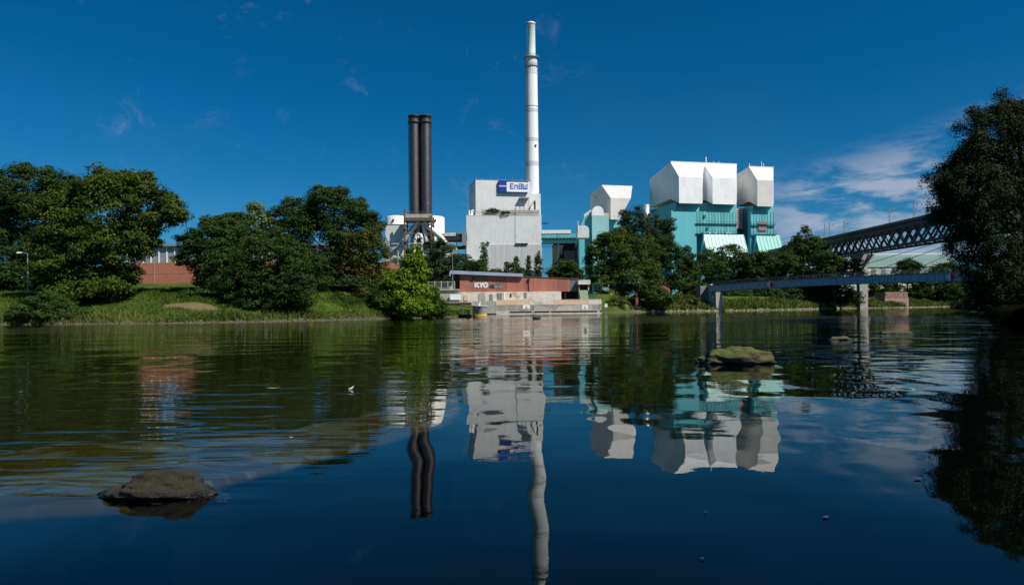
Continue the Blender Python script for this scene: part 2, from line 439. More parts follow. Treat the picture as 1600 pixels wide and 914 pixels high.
ss = np.concatenate([[-30, -10, -4, -2, -1], np.linspace(-0.5, 4, 16), np.linspace(4.4, 24, 36), np.linspace(26, 60, 10), [90, 150, 300, 600, 1200, 2500, 5000]])
GX, GS = np.meshgrid(xs, ss); GY = bankY(GX) + GS
tag(grid_mesh('ground', GX, GY, ground(GX, GY), M['ground']), kind='structure')
# near bank on the right, tree shade put into its near-black soil colour
NB = [(24.5, -60), (26, 0), (29.5, 25), (33.5, 45), (45, 65), (62, 90), (108, 150), (165, 235), (230, 330), (420, 500), (900, 700)]
nbx = np.array([n[0] for n in NB]); nby = np.array([n[1] for n in NB])
ys = np.concatenate([np.linspace(-60, 160, 110), np.linspace(165, 650, 50)])
dd = np.concatenate([[-6, -2], np.linspace(-0.4, 5, 14), [7, 10, 15, 25, 50, 120, 400]])
NY, ND = np.meshgrid(ys, dd)
NX = np.interp(NY, nby, nbx) + ND + 0.35 * vnoise(NY, ND, 0.9)
NZ = np.interp(ND, [-6, -2, 0, 1.0, 3.0, 7, 15, 400], [-3, -1.5, -0.05, 0.9, 1.5, 2.0, 2.6, 4.0]) + 0.08 * vnoise(NX, NY, 1.7)
def near_ground(x, y): return float(np.interp(x - np.interp(y, nby, nbx), [0, 1, 3, 7, 15, 400], [0, .9, 1.5, 2.0, 2.6, 4.0]))
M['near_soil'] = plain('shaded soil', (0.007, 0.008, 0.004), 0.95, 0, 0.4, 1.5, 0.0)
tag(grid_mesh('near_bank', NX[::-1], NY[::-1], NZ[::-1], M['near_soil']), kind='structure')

# river bed with the shoal beside the camera
edge_px = [(-900, 905), (-300, 835), (0, 803), (150, 795), (250, 783), (330, 752), (430, 727), (540, 700), (640, 672), (720, 650), (860, 625)]
EP = [water_pt(*p) * 1.12 for p in edge_px]
ex = np.array([p.x for p in EP]); ey = np.array([p.y for p in EP])
bx = np.concatenate([np.linspace(-600, -20, 12), np.linspace(-18, 14, 420), np.linspace(16, 900, 14)])
by = np.concatenate([[-80, -20, 0, 2], np.linspace(2.5, 16, 300), np.linspace(17, 40, 14), [60, 100, 200, 400, 900]])
QX, QY = np.meshgrid(bx, by)
ee = np.interp(QX, ex, ey) + 0.10 * vnoise(QX, QY, 1.6)
dist = QY - ee
shoal = np.clip(dist / 0.5, 0, 1) * np.clip((5.0 - dist) / 1.2, 0, 1) * np.clip((2.5 - QX) / 4.0, 0, 1) * np.clip((QX + 15) / 4, 0, 1)
shoal = shoal * shoal * (3 - 2 * shoal)
rise = np.clip((QY / ee - 1.9) / 1.4, 0, 1) * np.clip((14 - QX) / 8, 0, 1)
QZ = -2.6 + 1.6 * rise * (1 - shoal) + 2.38 * shoal + 0.05 * vnoise(QX, QY, 2.2) * shoal
m, t, b = mat('river bed')
geo = t.new('ShaderNodeNewGeometry'); pos = geo.outputs['Position']
s_ = t.new('ShaderNodeSeparateXYZ'); t.link(pos, s_.inputs[0])
mp = t.mapping(pos, scale=(0.55, 1.5, 1), rot=(0, 0, R(12)))
p1 = t.sstep(t.noise(mp, 1.0, 5, 0.6, 0.5), 0.44, 0.52)
fine = t.noise(pos, 14, 5, 0.65)
c = t.mix(p1, (0.095, 0.093, 0.088, 1), (0.046, 0.032, 0.008, 1))
c = t.mix(t.math('MULTIPLY', t.sstep(fine, 0.4, 0.7), 0.5), c, (0.04, 0.035, 0.02, 1))
deep = t.mix(t.new('ShaderNodeAttribute', attribute_name='murk').outputs['Fac'], (0.002, 0.003, 0.003, 1), (0.022, 0.023, 0.010, 1))
c = t.mix(t.sstep(s_.outputs[2], -0.36, -0.29), deep, c)
t.link(c, b.inputs['Base Color']); b.inputs['Roughness'].default_value = 1; b.inputs['Specular IOR Level'].default_value = 0
rb_ = grid_mesh('river_bed', QX, QY, QZ, m)
for nm_, ar_ in (('shoal', np.clip((shoal - .9) / .1, 0, 1)), ('murk', rise)):
    rb_.data.attributes.new(nm_, 'FLOAT', 'POINT').data.foreach_set('value', ar_.astype(np.float32).ravel())
tag(rb_, kind='structure')

# water surface: clear over the bed, mirror-like at grazing angles
m = bpy.data.materials.new('river water'); m.use_nodes = True
t = NT(m.node_tree); t.n.clear()
out = t.new('ShaderNodeOutputMaterial')
geo = t.new('ShaderNodeNewGeometry'); pos = geo.outputs['Position']
s_ = t.new('ShaderNodeSeparateXYZ'); t.link(pos, s_.inputs[0])
X_, Y_ = s_.outputs[0], s_.outputs[1]
ln_ = t.new('ShaderNodeVectorMath', operation='LENGTH'); t.link(pos, ln_.inputs[0]); D_ = ln_.outputs['Value']
patch = t.noise(t.mapping(pos, scale=(0.05, 0.11, 1)), 1.0, 3)
ripf = t.math('MULTIPLY', t.sstep(D_, 7, 42), t.math('ADD', 0.35, t.math('MULTIPLY', t.sstep(patch, 0.35, 0.68), 1.0)))
r1 = t.noise(t.mapping(pos, scale=(0.8, 1.5, 1), rot=(0, 0, R(8))), 1.0, 3, 0.5)
r2 = t.noise(t.mapping(pos, scale=(0.22, 0.42, 1), rot=(0, 0, R(-6))), 1.0, 2, 0.5)
sw = t.noise(t.mapping(pos, scale=(0.16, 0.30, 1), rot=(0, 0, R(14)), loc=(4.3, 2.2, 0)), 1.0, 1, 0.4)
sw2 = t.noise(t.mapping(pos, scale=(0.7, 1.1, 1), rot=(0, 0, R(20)), loc=(1.3, 2.9, 0)), 1.0, 1, 0.4)
# V-shaped current lines trailing off the rock on the left
wk = t.mapping(pos, scale=(0.5, 2.6, 1), rot=(0, 0, R(-17)))
wkn = t.noise(wk, 1.0, 2, 0.5, 0.3)
wkm = t.math('MULTIPLY', t.math('SUBTRACT', 1.0, t.sstep(X_, -3.2, -0.5)), t.math('MULTIPLY', t.sstep(Y_, 4.5, 6), t.math('SUBTRACT', 1.0, t.sstep(Y_, 12, 20))))
h = t.math('MULTIPLY', t.math('MULTIPLY', r1, ripf), 0.016)
h = t.math('ADD', h, t.math('MULTIPLY', t.math('MULTIPLY', r2, t.sstep(D_, 5, 30)), 0.055))
h = t.math('ADD', h, t.math('MULTIPLY', sw, 0.030))
h = t.math('ADD', h, t.math('MULTIPLY', sw2, 0.0075))
sw3 = t.noise(t.mapping(pos, scale=(0.95, 0.36, 1), rot=(0, 0, R(-12)), loc=(7.3, 1.9, 0)), 1.0, 1, 0.4)
h = t.math('ADD', h, t.math('MULTIPLY', t.math('MULTIPLY', sw3, t.math('SUBTRACT', 1.0, t.sstep(D_, 12, 40))), 0.022))
h = t.math('ADD', h, t.math('MULTIPLY', Y_, t.math('MULTIPLY', t.math('SUBTRACT', 1.0, t.sstep(D_, 45, 110)), -0.011)))
h = t.math('ADD', h, t.math('MULTIPLY', t.math('MULTIPLY', wkn, wkm), 0.020))
r4 = t.noise(t.mapping(pos, scale=(3.2, 5.5, 1), rot=(0, 0, R(15))), 1.0, 3, 0.55)
pt = t.sstep(t.noise(t.mapping(pos, scale=(0.16, 0.3, 1), loc=(5, 2, 0)), 1.0, 2), 0.42, 0.66)
h = t.math('ADD', h, t.math('MULTIPLY', t.math('MULTIPLY', r4, t.math('ADD', 0.15, pt)), 0.0011))
bp = t.new('ShaderNodeBump'); bp.inputs['Strength'].default_value = 1.0; bp.inputs['Distance'].default_value = 1.0
t.link(h, bp.inputs['Height'])
gl = t.new('ShaderNodeBsdfGlossy'); gl.inputs['Roughness'].default_value = 0.0
gl.inputs[0].default_value = (0.86, 0.88, 0.87, 1)
tr = t.new('ShaderNodeBsdfTransparent'); tr.inputs[0].default_value = (0.75, 0.80, 0.66, 1)
fr = t.new('ShaderNodeFresnel'); fr.inputs[0].default_value = 1.33
t.link(bp.outputs[0], gl.inputs['Normal']); t.link(bp.outputs[0], fr.inputs['Normal'])
mx = t.new('ShaderNodeMixShader')
t.link(fr.outputs[0], mx.inputs[0]); t.link(tr.outputs[0], mx.inputs[1]); t.link(gl.outputs[0], mx.inputs[2])
t.link(mx.outputs[0], out.inputs[0])
WX, WY = np.meshgrid(np.array([-3000., -600, -100, 0, 100, 600, 3000]), np.array([-300., -50, 0, 50, 200, 600, 1500]))
tag(grid_mesh('water', WX, WY, WX * 0, m), kind='structure')

# ------------------------------------------------------------------ foliage
def leaf_mesh(name, cen, nrm, size, tint, aspect=0.6, rng=None):
    """rhombic leaf-clump faces: cen (n,3), nrm (n,3), size (n,), tint (n,)"""
    n = len(cen)
    rnd = rng.normal(size=(n, 3))
    a = np.cross(nrm, rnd); a /= np.linalg.norm(a, axis=1)[:, None] + 1e-9
    bb = np.cross(nrm, a); bb /= np.linalg.norm(bb, axis=1)[:, None] + 1e-9
    L = (size * 0.5)[:, None]; W = L * aspect
    bend = nrm * L * 0.25
    v = np.stack([cen - a * L, cen + bb * W + bend, cen + a * L, cen - bb * W + bend], 1).reshape(-1, 3)
    me = bpy.data.meshes.new(name)
    me.vertices.add(4 * n); me.vertices.foreach_set('co', v.astype(np.float32).ravel())
    me.loops.add(4 * n); me.loops.foreach_set('vertex_index', np.arange(4 * n, dtype=np.int32))
    me.polygons.add(n); me.polygons.foreach_set('loop_start', np.arange(0, 4 * n, 4, dtype=np.int32))
    me.update(calc_edges=True)
    at = me.attributes.new('tint', 'FLOAT', 'POINT'); at.data.foreach_set('value', np.repeat(tint, 4).astype(np.float32))
    return me
def crown_points(lobes, leaf, rng, clump=None, dens=1.0, droop=0.0, loose=1.0):
    """lobes: (cx,cy,cz,rx,ry,rz) -> leaf centres, normals, sizes, tints"""
    cs, ns, sz, tn = [], [], [], []
    for li, (cx, cy, cz, rx, ry, rz) in enumerate(lobes):
        r = (rx * ry * rz) ** (1 / 3)
        cr = clump or max(leaf * 2.2, min(1.35, r * 0.26))
        area = 4 * math.pi * (((rx * ry) ** 1.6 + (rx * rz) ** 1.6 + (ry * rz) ** 1.6) / 3) ** (1 / 1.6)
        nc = max(5, int(area / (cr * cr * 2.3)))
        for shell, frac in ((1.0, 1.0), (0.62, 0.35)):
            k = max(3, int(nc * frac))
            d = rng.normal(size=(k, 3)); d /= np.linalg.norm(d, axis=1)[:, None]
            rad = shell * rng.uniform(0.74, 1.06, k)[:, None]
            cc = np.array([cx, cy, cz]) + d * rad * np.array([rx, ry, rz])
            keep = np.ones(k, bool)
            for lj, (ox, oy, oz, qx, qy, qz) in enumerate(lobes):
                if lj == li: continue
                e = (cc - np.array([ox, oy, oz])) / np.array([qx, qy, qz])
                keep &= (e ** 2).sum(1) > 0.45
            cc = cc[keep]; d = d[keep]; k = len(cc)
            if not k: continue
            per = max(8, int(dens * 4.6 * cr * cr / (leaf * leaf * 0.3) * (0.55 if shell == 1.0 else 0.4)))
            csz = cr * rng.uniform(0.5, 1.5, k)
            ctint = rng.uniform(0.0, 1.0, k)
            dd_ = rng.normal(size=(k, per, 3)); dd_ /= np.linalg.norm(dd_, axis=2)[:, :, None]
            rr_ = rng.uniform(0.35, 1.0, (k, per, 1)) ** 0.5
            pts = cc[:, None, :] + dd_ * rr_ * csz[:, None, None] * np.array([1.15, 1.15, 0.58])
            if droop: pts[..., 2] -= droop * csz[:, None] * rng.uniform(0, 1, (k, per))
            nv = dd_ * 0.9 + d[:, None, :] * 0.35 + rng.normal(size=dd_.shape) * 0.5 + np.array([0, 0, 0.35])
            nv /= np.linalg.norm(nv, axis=2)[:, :, None]
            cs.append(pts.reshape(-1, 3)); ns.append(nv.reshape(-1, 3))
            sz.append((leaf * rng.uniform(0.7, 1.4, k * per)))
            tn.append(np.clip(np.repeat(ctint, per) * 0.6 + rng.uniform(0, 0.5, k * per), 0, 1))
    return np.concatenate(cs), np.concatenate(ns), np.concatenate(sz), np.concatenate(tn)
LEAFTOTAL = 0
def tree(name, label, lobes_px, Y, kind, base_px=None, leafpx=2.9, cat='tree', group=None, depth=0.85, dens=1.0, trunk=True, aspect=0.6, seed=None, z_base=None, droop=0.0, clump=None, trunk_r=None, limbs=True, nsat=8, satf=(.15, .32), sate=(.82, 1.06)):
    global LEAFTOTAL
    rng = np.random.default_rng(seed if seed is not None else abs(hash((int(Y * 10), int(lobes_px[0][0]), len(lobes_px)))) % 100000)
    k = pxm(Y)
    lobes = []
    x0 = min(l[0] - l[2] for l in lobes_px); x1 = max(l[0] + l[2] for l in lobes_px)
    for l in lobes_px:
        p = P(l[0], l[1], Y)
        off = (l[4] if len(l) > 4 else rng.uniform(-0.25, 0.25) * l[2]) * k
        lobes.append((p.x, Y + off, p.z, l[2] * k, l[2] * k * depth, l[3] * k))
    sat = []
    for q in lobes:
        if q[3] > 14 * k and q[5] > 11 * k:
            for _ in range(nsat):
                d = rng.normal(size=3); d /= np.linalg.norm(d); d[2] = abs(d[2]) * 1.0 if rng.random() < .75 else -abs(d[2]) * .6
                f_ = rng.uniform(*satf); e_ = rng.uniform(*sate)
                sat.append((q[0] + d[0] * q[3] * e_, q[1] + d[1] * q[4] * e_, q[2] + d[2] * q[5] * e_, q[3] * f_, q[4] * f_, q[5] * f_ * rng.uniform(.8, 1.2)))
    main = list(lobes); lobes = [tuple([a[0], a[1], a[2], a[3] * .93, a[4] * .93, a[5] * .93]) for a in lobes] + sat
    bpx = base_px if base_px is not None else (x0 + x1) / 2
    bxw = ray(bpx, 480)[0] * Y
    gz = float(ground(bxw, Y)) if z_base is None else z_base
    root = thing(name, label, cat, (bxw, Y, gz), 0, group)
    O = np.array([bxw, Y, gz])
    cs, ns, sz, tn = crown_points(lobes, leafpx * k, rng, clump, dens, droop)
    ok = cs[:, 2] > gz + 0.02
    cs, ns, sz, tn = cs[ok], ns[ok], sz[ok], tn[ok]
    LEAFTOTAL += len(cs)
    me = leaf_mesh('crown', cs - O, ns, sz, tn, aspect, rng); me.materials.append(LEAF[kind])
    o = bpy.data.objects.new('crown' if cat == 'tree' else 'foliage', me); C.objects.link(o); o.parent = root
    if trunk:
        mb = MB()
        top = max(main, key=lambda q: q[2]); hgt = top[2] - gz
        r0 = trunk_r or max(0.10, hgt * 0.022)
        tp = Vector((top[0] - bxw, top[1] - Y, (top[2] - gz)))
        pts = [Vector((0, 0, -0.3)), Vector((0, 0, hgt * 0.12)), Vector((tp.x * .1, tp.y * .1, hgt * .35)), Vector((tp.x * .5, tp.y * .5, hgt * .65)), tp]
        mb.tube(pts, [r0 * 1.35, r0, r0 * .8, r0 * .5, r0 * .15], 8)
        if limbs:
            for q in main[:9]:
                e = Vector((q[0] - bxw, q[1] - Y, q[2] - gz))
                s0 = Vector((0, 0, min(max(hgt * 0.15, e.z * 0.45), hgt * .5)))
                mid = s0.lerp(e, .5) + Vector((0, 0, -hgt * 0.03))
                mb.tube([s0, mid, e], [r0 * .5, r0 * .32, r0 * .12], 6)
        mb.build('trunk' if cat == 'tree' else 'stem', M['bark'], root)
    return root
# ================================================================== POWER STATION
GZ = 5.0
# ---- white boiler house
fr = Fr(728.5, 337, 400, 3.0, GZ)
B = thing('boiler_house', 'white clad boiler house with an open roof terrace, in front of the tall white chimney', 'power station building', fr.O, fr.th)
uR = fr.u(846, 340); zT = fr.zu(337.5, 0); zM = fr.zu(382, uR)
uS = fr.u(760, 382)
DEP = 34
MB().box(0, uR, 0, DEP, -0.5, zT).build('lower_wall', M['white_clad'], B)
mb = MB()
n = 44
for i in range(n):                        # ribbed lower front sheet
    a = uS + (uR - uS) * i / n; e = uS + (uR - uS) * (i + 1) / n
    mb.box(a, a + (e - a) * 0.55, -0.42, -0.004, -0.5, zM)
    mb.box(a + (e - a) * 0.55, e, -0.26, -0.004, -0.5, zM)
mb.build('ribbed_front', M['white_rib'], B)
mb = MB()
for a in (0.0,): mb.box(-0.15, uR + 0.15, -0.12, DEP + .1, zT, zT + 0.35)
mb.build('parapet_trim', M['white_paint'], B)
ul = fr.u(805, 360)
MB().box(ul - 0.09, ul + 0.09, -0.14, -0.003, zM + 0.3, zT).build('downpipe', M['grey_steel'], B)
mb = MB(); u0, u1 = fr.u(805, 381), fr.u(824.5, 381); zz_ = fr.zu(381.5, u0)
mb.box(u0, u1, -1.2, -0.43, zz_ - 0.35, zz_ + 0.35).build('louvre_canopy', M['black'], B)
u0, z0 = fr.uz(764, 379)
mb = MB(); mb.bar((u0 - 1.2, -0.5, z0 + .6), (u0 + .6, -1.1, z0 - .6), 0.9, 0.5); mb.box(u0 - .3, u0 + .2, -0.6, -0.003, z0 - .3, z0 + .3)
mb.build('exhaust_hood', M['grey_steel'], B)
for px, py, l in ((848, 393, 1.0), (848.5, 405, 1.1), (848, 420, .9)):
    z0 = fr.zu(py, uR)
    mb = MB(); mb.box(uR, uR + l, 1, 2, z0 - .4, z0 + .3); mb.box(uR, uR + l * .6, 1.2, 1.8, z0 - 1.2, z0 - .4); mb.build('wall_bracket', M['grey_steel'], B)
z0 = fr.zu(349, uR)
mb = MB(); mb.box(uR, fr.u(857, 349), 0.5, 2.4, z0 - .2, z0 + .15)
for i in range(5): mb.box(uR + .1 + i * .8, uR + .2 + i * .8, 0.5, .6, z0, z0 + 1.1)
mb.box(uR, fr.u(857, 349), 0.5, .6, z0 + 1.05, z0 + 1.15); mb.build('side_balcony', M['dark_steel'], B)
# terrace between the blocks: parapet panels, railing, plants, stair
zTt = fr.zu(326.5, 0)
mb = MB(); uA, uB = fr.u(745, 330), fr.u(843, 330)
mb.box(uA, uB, 2.2, 2.6, zT + .35, zT + 3.7)
mb.build('terrace_parapet', M['pale_concrete'], B)
mb = MB()
k = 26
for i in range(k + 1):
    u_ = uA + (uB - uA) * i / k; mb.box(u_ - .05, u_ + .05, 1.0, 1.1, zT + .35, zTt)
for q in (0.33, 0.66, 1.0): mb.box(uA, uB, 1.0, 1.1, zT + .35 + (zTt - zT - .35) * q - .07, zT + .35 + (zTt - zT - .35) * q)
mb.build('terrace_railing', M['grey_steel'], B)
u0 = fr.u(805, 330); MB().box(u0 - .5, u0 + .5, 0.4, 2.1, zT + .35, zT + 1.1).box(u0 - .12, u0 + .12, .6, .8, zT, zTt + .6).build('roof_vent', M['dark_steel'], B)
mb = MB(); uu, z0 = fr.uz(734, 330)
mb.tube([(uu + 1.0, 4, zT), (uu + 1.6, 4, zT + 3.4), (uu + 3.2, 4, zT + 4.4)], 1.1, 14); mb.box(uu - .6, uu + .2, 1.5, 3, zT, zTt - .5)
mb.build('roof_duct', M['white_tank'], B)
# upper block, turned
fu = Fr(743, 281, 402, 11.0, GZ)
U = fu
off = lambda u, v, z: ((fu.at(u, v)[0] - fr.O.x) * fr.c + (fu.at(u, v)[1] - fr.O.y) * fr.s, -(fu.at(u, v)[0] - fr.O.x) * fr.s + (fu.at(u, v)[1] - fr.O.y) * fr.c, z)
def ubox(u0, u1, v0, v1, z0, z1, mb):
    return mb.hull8([off(u0, v0, z0), off(u1, v0, z0), off(u1, v1, z0), off(u0, v1, z0), off(u0, v0, z1), off(u1, v0, z1), off(u1, v1, z1), off(u0, v1, z1)])
UB = fu.u(829, 300); uz1 = fu.zu(281, 0); ub0 = fu.zu(325, 0)
vD = fu.v(733.2, 300)
vD = max(14, min(40, vD))
ubox(0, UB, 0, vD, zT, uz1, MB()).build('upper_wall', M['white_clad'], B)
mb = MB(); ubox(-.12, UB, -.12, vD, uz1, uz1 + .35, mb)
for px in (745, 768, 779, 790, 801, 815):
    u_ = fu.u(px, 281); ubox(u_ - .08, u_ + .08, .5, .66, uz1, uz1 + 2.2, mb)
mb.build('roof_edge', M['grey_steel'], B)
mb = MB(); ubox(fu.u(811, 311), fu.u(825, 311), -2.9, -.003, fu.z(815, 311.5), fu.z(815, 309.5), mb)
for px in (812, 818, 824): u_ = fu.u(px, 311); mb.bar(off(u_, -2.7, fu.z(815, 311)), off(u_, -2.7, fu.z(815, 327)), .16)
mb.build('door_canopy', M['grey_steel'], B)
mb = MB(); a = fu.uz(825, 327.5); e = fu.uz(834, 316)
mb.bar(off(a[0], -2, a[1]), off(e[0], -2, e[1]), 1.0, .3); mb.bar(off(a[0], -2.6, a[1] + 1), off(e[0], -2.6, e[1] + 1), .12)
ubox(e[0] - .1, fu.u(836, 316), -1.5, -.5, fu.z(834, 328), fu.z(834, 314.5), mb)
mb.build('roof_stair', M['dark_steel'], B)
# plants on the terrace
rng = np.random.default_rng(5)
lb = []
for px, r_ in ((764, 1.6), (770, 2.2), (775, 1.6), (786, .8), (793, .7)):
    q = P(px, 329 + (0 if px < 780 else 3), 400); lb.append((q.x, 401.2, q.z, r_, .7, r_ * .55))
cs, ns, sz_, tn = crown_points(lb, 0.55, rng)
me = leaf_mesh('terrace_shrubs', cs - np.array(P(771, 337, 401)), ns, sz_, tn, .7, rng); me.materials.append(LEAF['dark'])
o = bpy.data.objects.new('terrace_shrubs', me); C.objects.link(o); o.location = P(771, 337, 401)
tag(o, 'dark green shrubs growing along the terrace of the white boiler house', 'shrub')

# sign (its own thing: a lit-box style board hung on the upper block)
sg = thing('company_sign', 'blue and white rooftop sign with blue block letters on the boiler house', 'sign', Vector((fu.at(0, 0)[0], fu.at(0, 0)[1], GZ)), fu.th)
su0, su1, su2 = fu.u(779.2, 291, -1.2), fu.u(791.5, 291, -1.2), fu.u(824.6, 291, -1.2)
sz0, sz1 = fu.zu(300.2, su0, -1.2), fu.zu(282.2, su0, -1.2)
hh = sz1 - sz0
MB().box(su0, su1, -1.6, -.1, sz0, sz1).build('logo_panel', M['sign_blue'], sg)
MB().box(su1, su2, -1.5, -.1, sz0 + .25, sz1 - hh * .09).build('name_panel', M['white_paint'], sg)
MB().box(su1, su2 + .1, -1.6, -.1, sz1 - hh * .085, sz1).box(su1, su2 + .1, -1.6, -.1, sz0, sz0 + .245).build('panel_frame', M['sign_blue'], sg)
zc = (sz0 + sz1) / 2 + .1
MB().box(su0 + .1, su1 + .25, -1.66, -1.602, zc + .12, zc + .42).build('orange_stripe', M['orange'], sg)
MB().box(su0 + .1, su1 - .1, -1.66, -1.602, zc - .32, zc - .06).box(su0 + .1, su1 + .55, -1.665, -1.603, zc - .0, zc + .06).build('white_stripe', M['white_paint'], sg)
# letters E n B W as square strokes
lh = hh * .40; lw = (su2 - su1) * .148; th_ = lh * .2; zb_ = zc - lh * .48
def stroke(mb, pts):
    for (x0_, z0_), (x1_, z1_) in zip(pts, pts[1:]):
        mb.bar((x0_, -1.56, z0_), (x1_, -1.56, z1_), .1 if abs(x1_ - x0_) > 1e9 else .1, th_) if abs(z1_ - z0_) < 1e-6 else mb.box(min(x0_, x1_) - th_ / 2, max(x0_, x1_) + th_ / 2, -1.61, -1.51, min(z0_, z1_) - th_ / 2, max(z0_, z1_) + th_ / 2)
def letter(x, strokes, w_=lw, name='letter'):
    mb = MB()
    for st in strokes: stroke(mb, [(x + a * w_, zb_ + e * lh) for a, e in st])
    mb.build(name, M['sign_letter'], sg)
lx = su1 + (su2 - su1) * .18; gp = lw * 1.36
letter(lx, [[(0, 0), (0, 1)], [(0, 1), (1, 1)], [(0, .5), (.85, .5)], [(0, 0), (1, 0)]])
letter(lx + gp, [[(0, 0), (0, .72)], [(0, .72), (.8, .72)], [(.8, .72), (.8, 0)]])
letter(lx + gp * 1.95, [[(0, 1), (1, 1)], [(.1, .5), (1, .5)], [(0, 0), (1, 0)], [(1, 0), (1, 1)], [(.05, 0), (.05, .3)], [(.05, .5), (.05, .7)]])
letter(lx + gp * 3.0, [[(0, 0), (0, 1)], [(.6, 0), (.6, .75)], [(1.2, 0), (1.2, 1)], [(0, 0), (1.2, 0)]])

# ---- tall white chimney
Yc = 430
def zc_(py): return P(830, py, Yc).z
q = P(832.2, 340, Yc); qt = P(829.6, 95, Yc)
ch = thing('white_chimney', 'very tall white concrete chimney with a pale green flue tip', 'chimney', (q.x - .0, Yc, GZ))
k = pxm(Yc)
zt = zc_(92) - GZ; zb = 0
def rad(z): return 11.4 * k + (9.2 * k - 11.4 * k) * (z / zt)
MB().lathe([(rad(0), -.5)] + [(rad(z), z) for z in np.linspace(0, zt, 24)], n=48).build('shaft', M['chimney'], ch)
for i, (a, e, mt_) in enumerate(((171.5, 177.5, 'band_grey'), (217, 222.5, 'band_grey'), (253.5, 261, 'band_grey'), (167.2, 168.6, 'band_red'))):
    z1_, z0_ = zc_(a) - GZ, zc_(e) - GZ
    MB().lathe([(rad(z0_) + .03, z0_), (rad(z1_) + .03, z1_)], n=48).build('painted_band', M[mt_], ch)
tip = zc_(36) - GZ
MB().lathe([(6.9 * k, zt - 1), (6.7 * k, zt + 4), (6.5 * k, tip - 1.6), (6.9 * k, tip - 1.4), (6.9 * k, tip - .3), (5.8 * k, tip)], n=32).build('flue', M['flue'], ch)
MB().lathe([(6.95 * k, tip - 1.5), (6.95 * k, tip - .9)], n=32).build('flue_band', M['band_red'], ch)
mb = MB()
for dz_, rr_ in ((0, 1.2), (-5.5, .6)):
    mb.lathe([(rad(zt) - .2, zt + dz_), (rad(zt) + rr_, zt + dz_), (rad(zt) + rr_, zt + dz_ + .25), (rad(zt) - .2, zt + dz_ + .25)], n=32)
    for j in range(22):
        a = 2 * math.pi * j / 22; r_ = rad(zt) + rr_ - .1
        mb.bar((r_ * math.cos(a), r_ * math.sin(a), zt + dz_), (r_ * math.cos(a), r_ * math.sin(a), zt + dz_ + 1.5), .12)
    for hq in (.8, 1.45):
        mb.tube([(r_ * math.cos(2 * math.pi * j / 22), r_ * math.sin(2 * math.pi * j / 22), zt + dz_ + hq) for j in range(23)], .06, 4, False)
mb.build('top_platform', M['grey_steel'], ch)
mb = MB(); z1_, z0_ = zc_(97) - GZ, zc_(118) - GZ
for j in range(16):
    a = 2 * math.pi * (j + .5) / 16; r_ = rad(z0_) - .12
    c_, s__ = math.cos(a), math.sin(a); wv_ = .48
    mb.hull8([((r_ - .3) * c_ + wv_ * s__, (r_ - .3) * s__ - wv_ * c_, z0_), ((r_ + .16) * c_ + wv_ * s__, (r_ + .16) * s__ - wv_ * c_, z0_), ((r_ + .16) * c_ - wv_ * s__, (r_ + .16) * s__ + wv_ * c_, z0_), ((r_ - .3) * c_ - wv_ * s__, (r_ - .3) * s__ + wv_ * c_, z0_)] +
             [((r_ - .3) * c_ + wv_ * s__, (r_ - .3) * s__ - wv_ * c_, z1_), ((r_ + .16) * c_ + wv_ * s__, (r_ + .16) * s__ - wv_ * c_, z1_), ((r_ + .16) * c_ - wv_ * s__, (r_ + .16) * s__ + wv_ * c_, z1_), ((r_ - .3) * c_ - wv_ * s__, (r_ - .3) * s__ + wv_ * c_, z1_)])
mb.build('air_slots', M['band_grey'], ch)
z0_ = zc_(229.5) - GZ; r_ = rad(z0_)
MB().box(r_ * .45, r_ * .45 + .9, -r_ * .9 - .6, -r_ * .7, z0_ - .5, z0_ + .4).build('service_box', M['dark_steel'], ch)
z0_ = zc_(305) - GZ
MB().box(-4.0, 12.3 * k, -12.2 * k, 6, -.5, z0_).build('chimney_base', M['white_clad'], ch)
mb = MB()
for z in np.arange(5, zt - 4, 1.2): mb.box(-rad(z) * .98 - .25, -rad(z) * .98 + .1, -.4, .4, z, z + .12)
mb.bar((-rad(0) - .3, -.45, 2), (-rad(zt) - .3, -.45, zt), .1); mb.bar((-rad(0) - .3, .45, 2), (-rad(zt) - .3, .45, zt), .1)
mb.build('ladder', M['grey_steel'], ch)

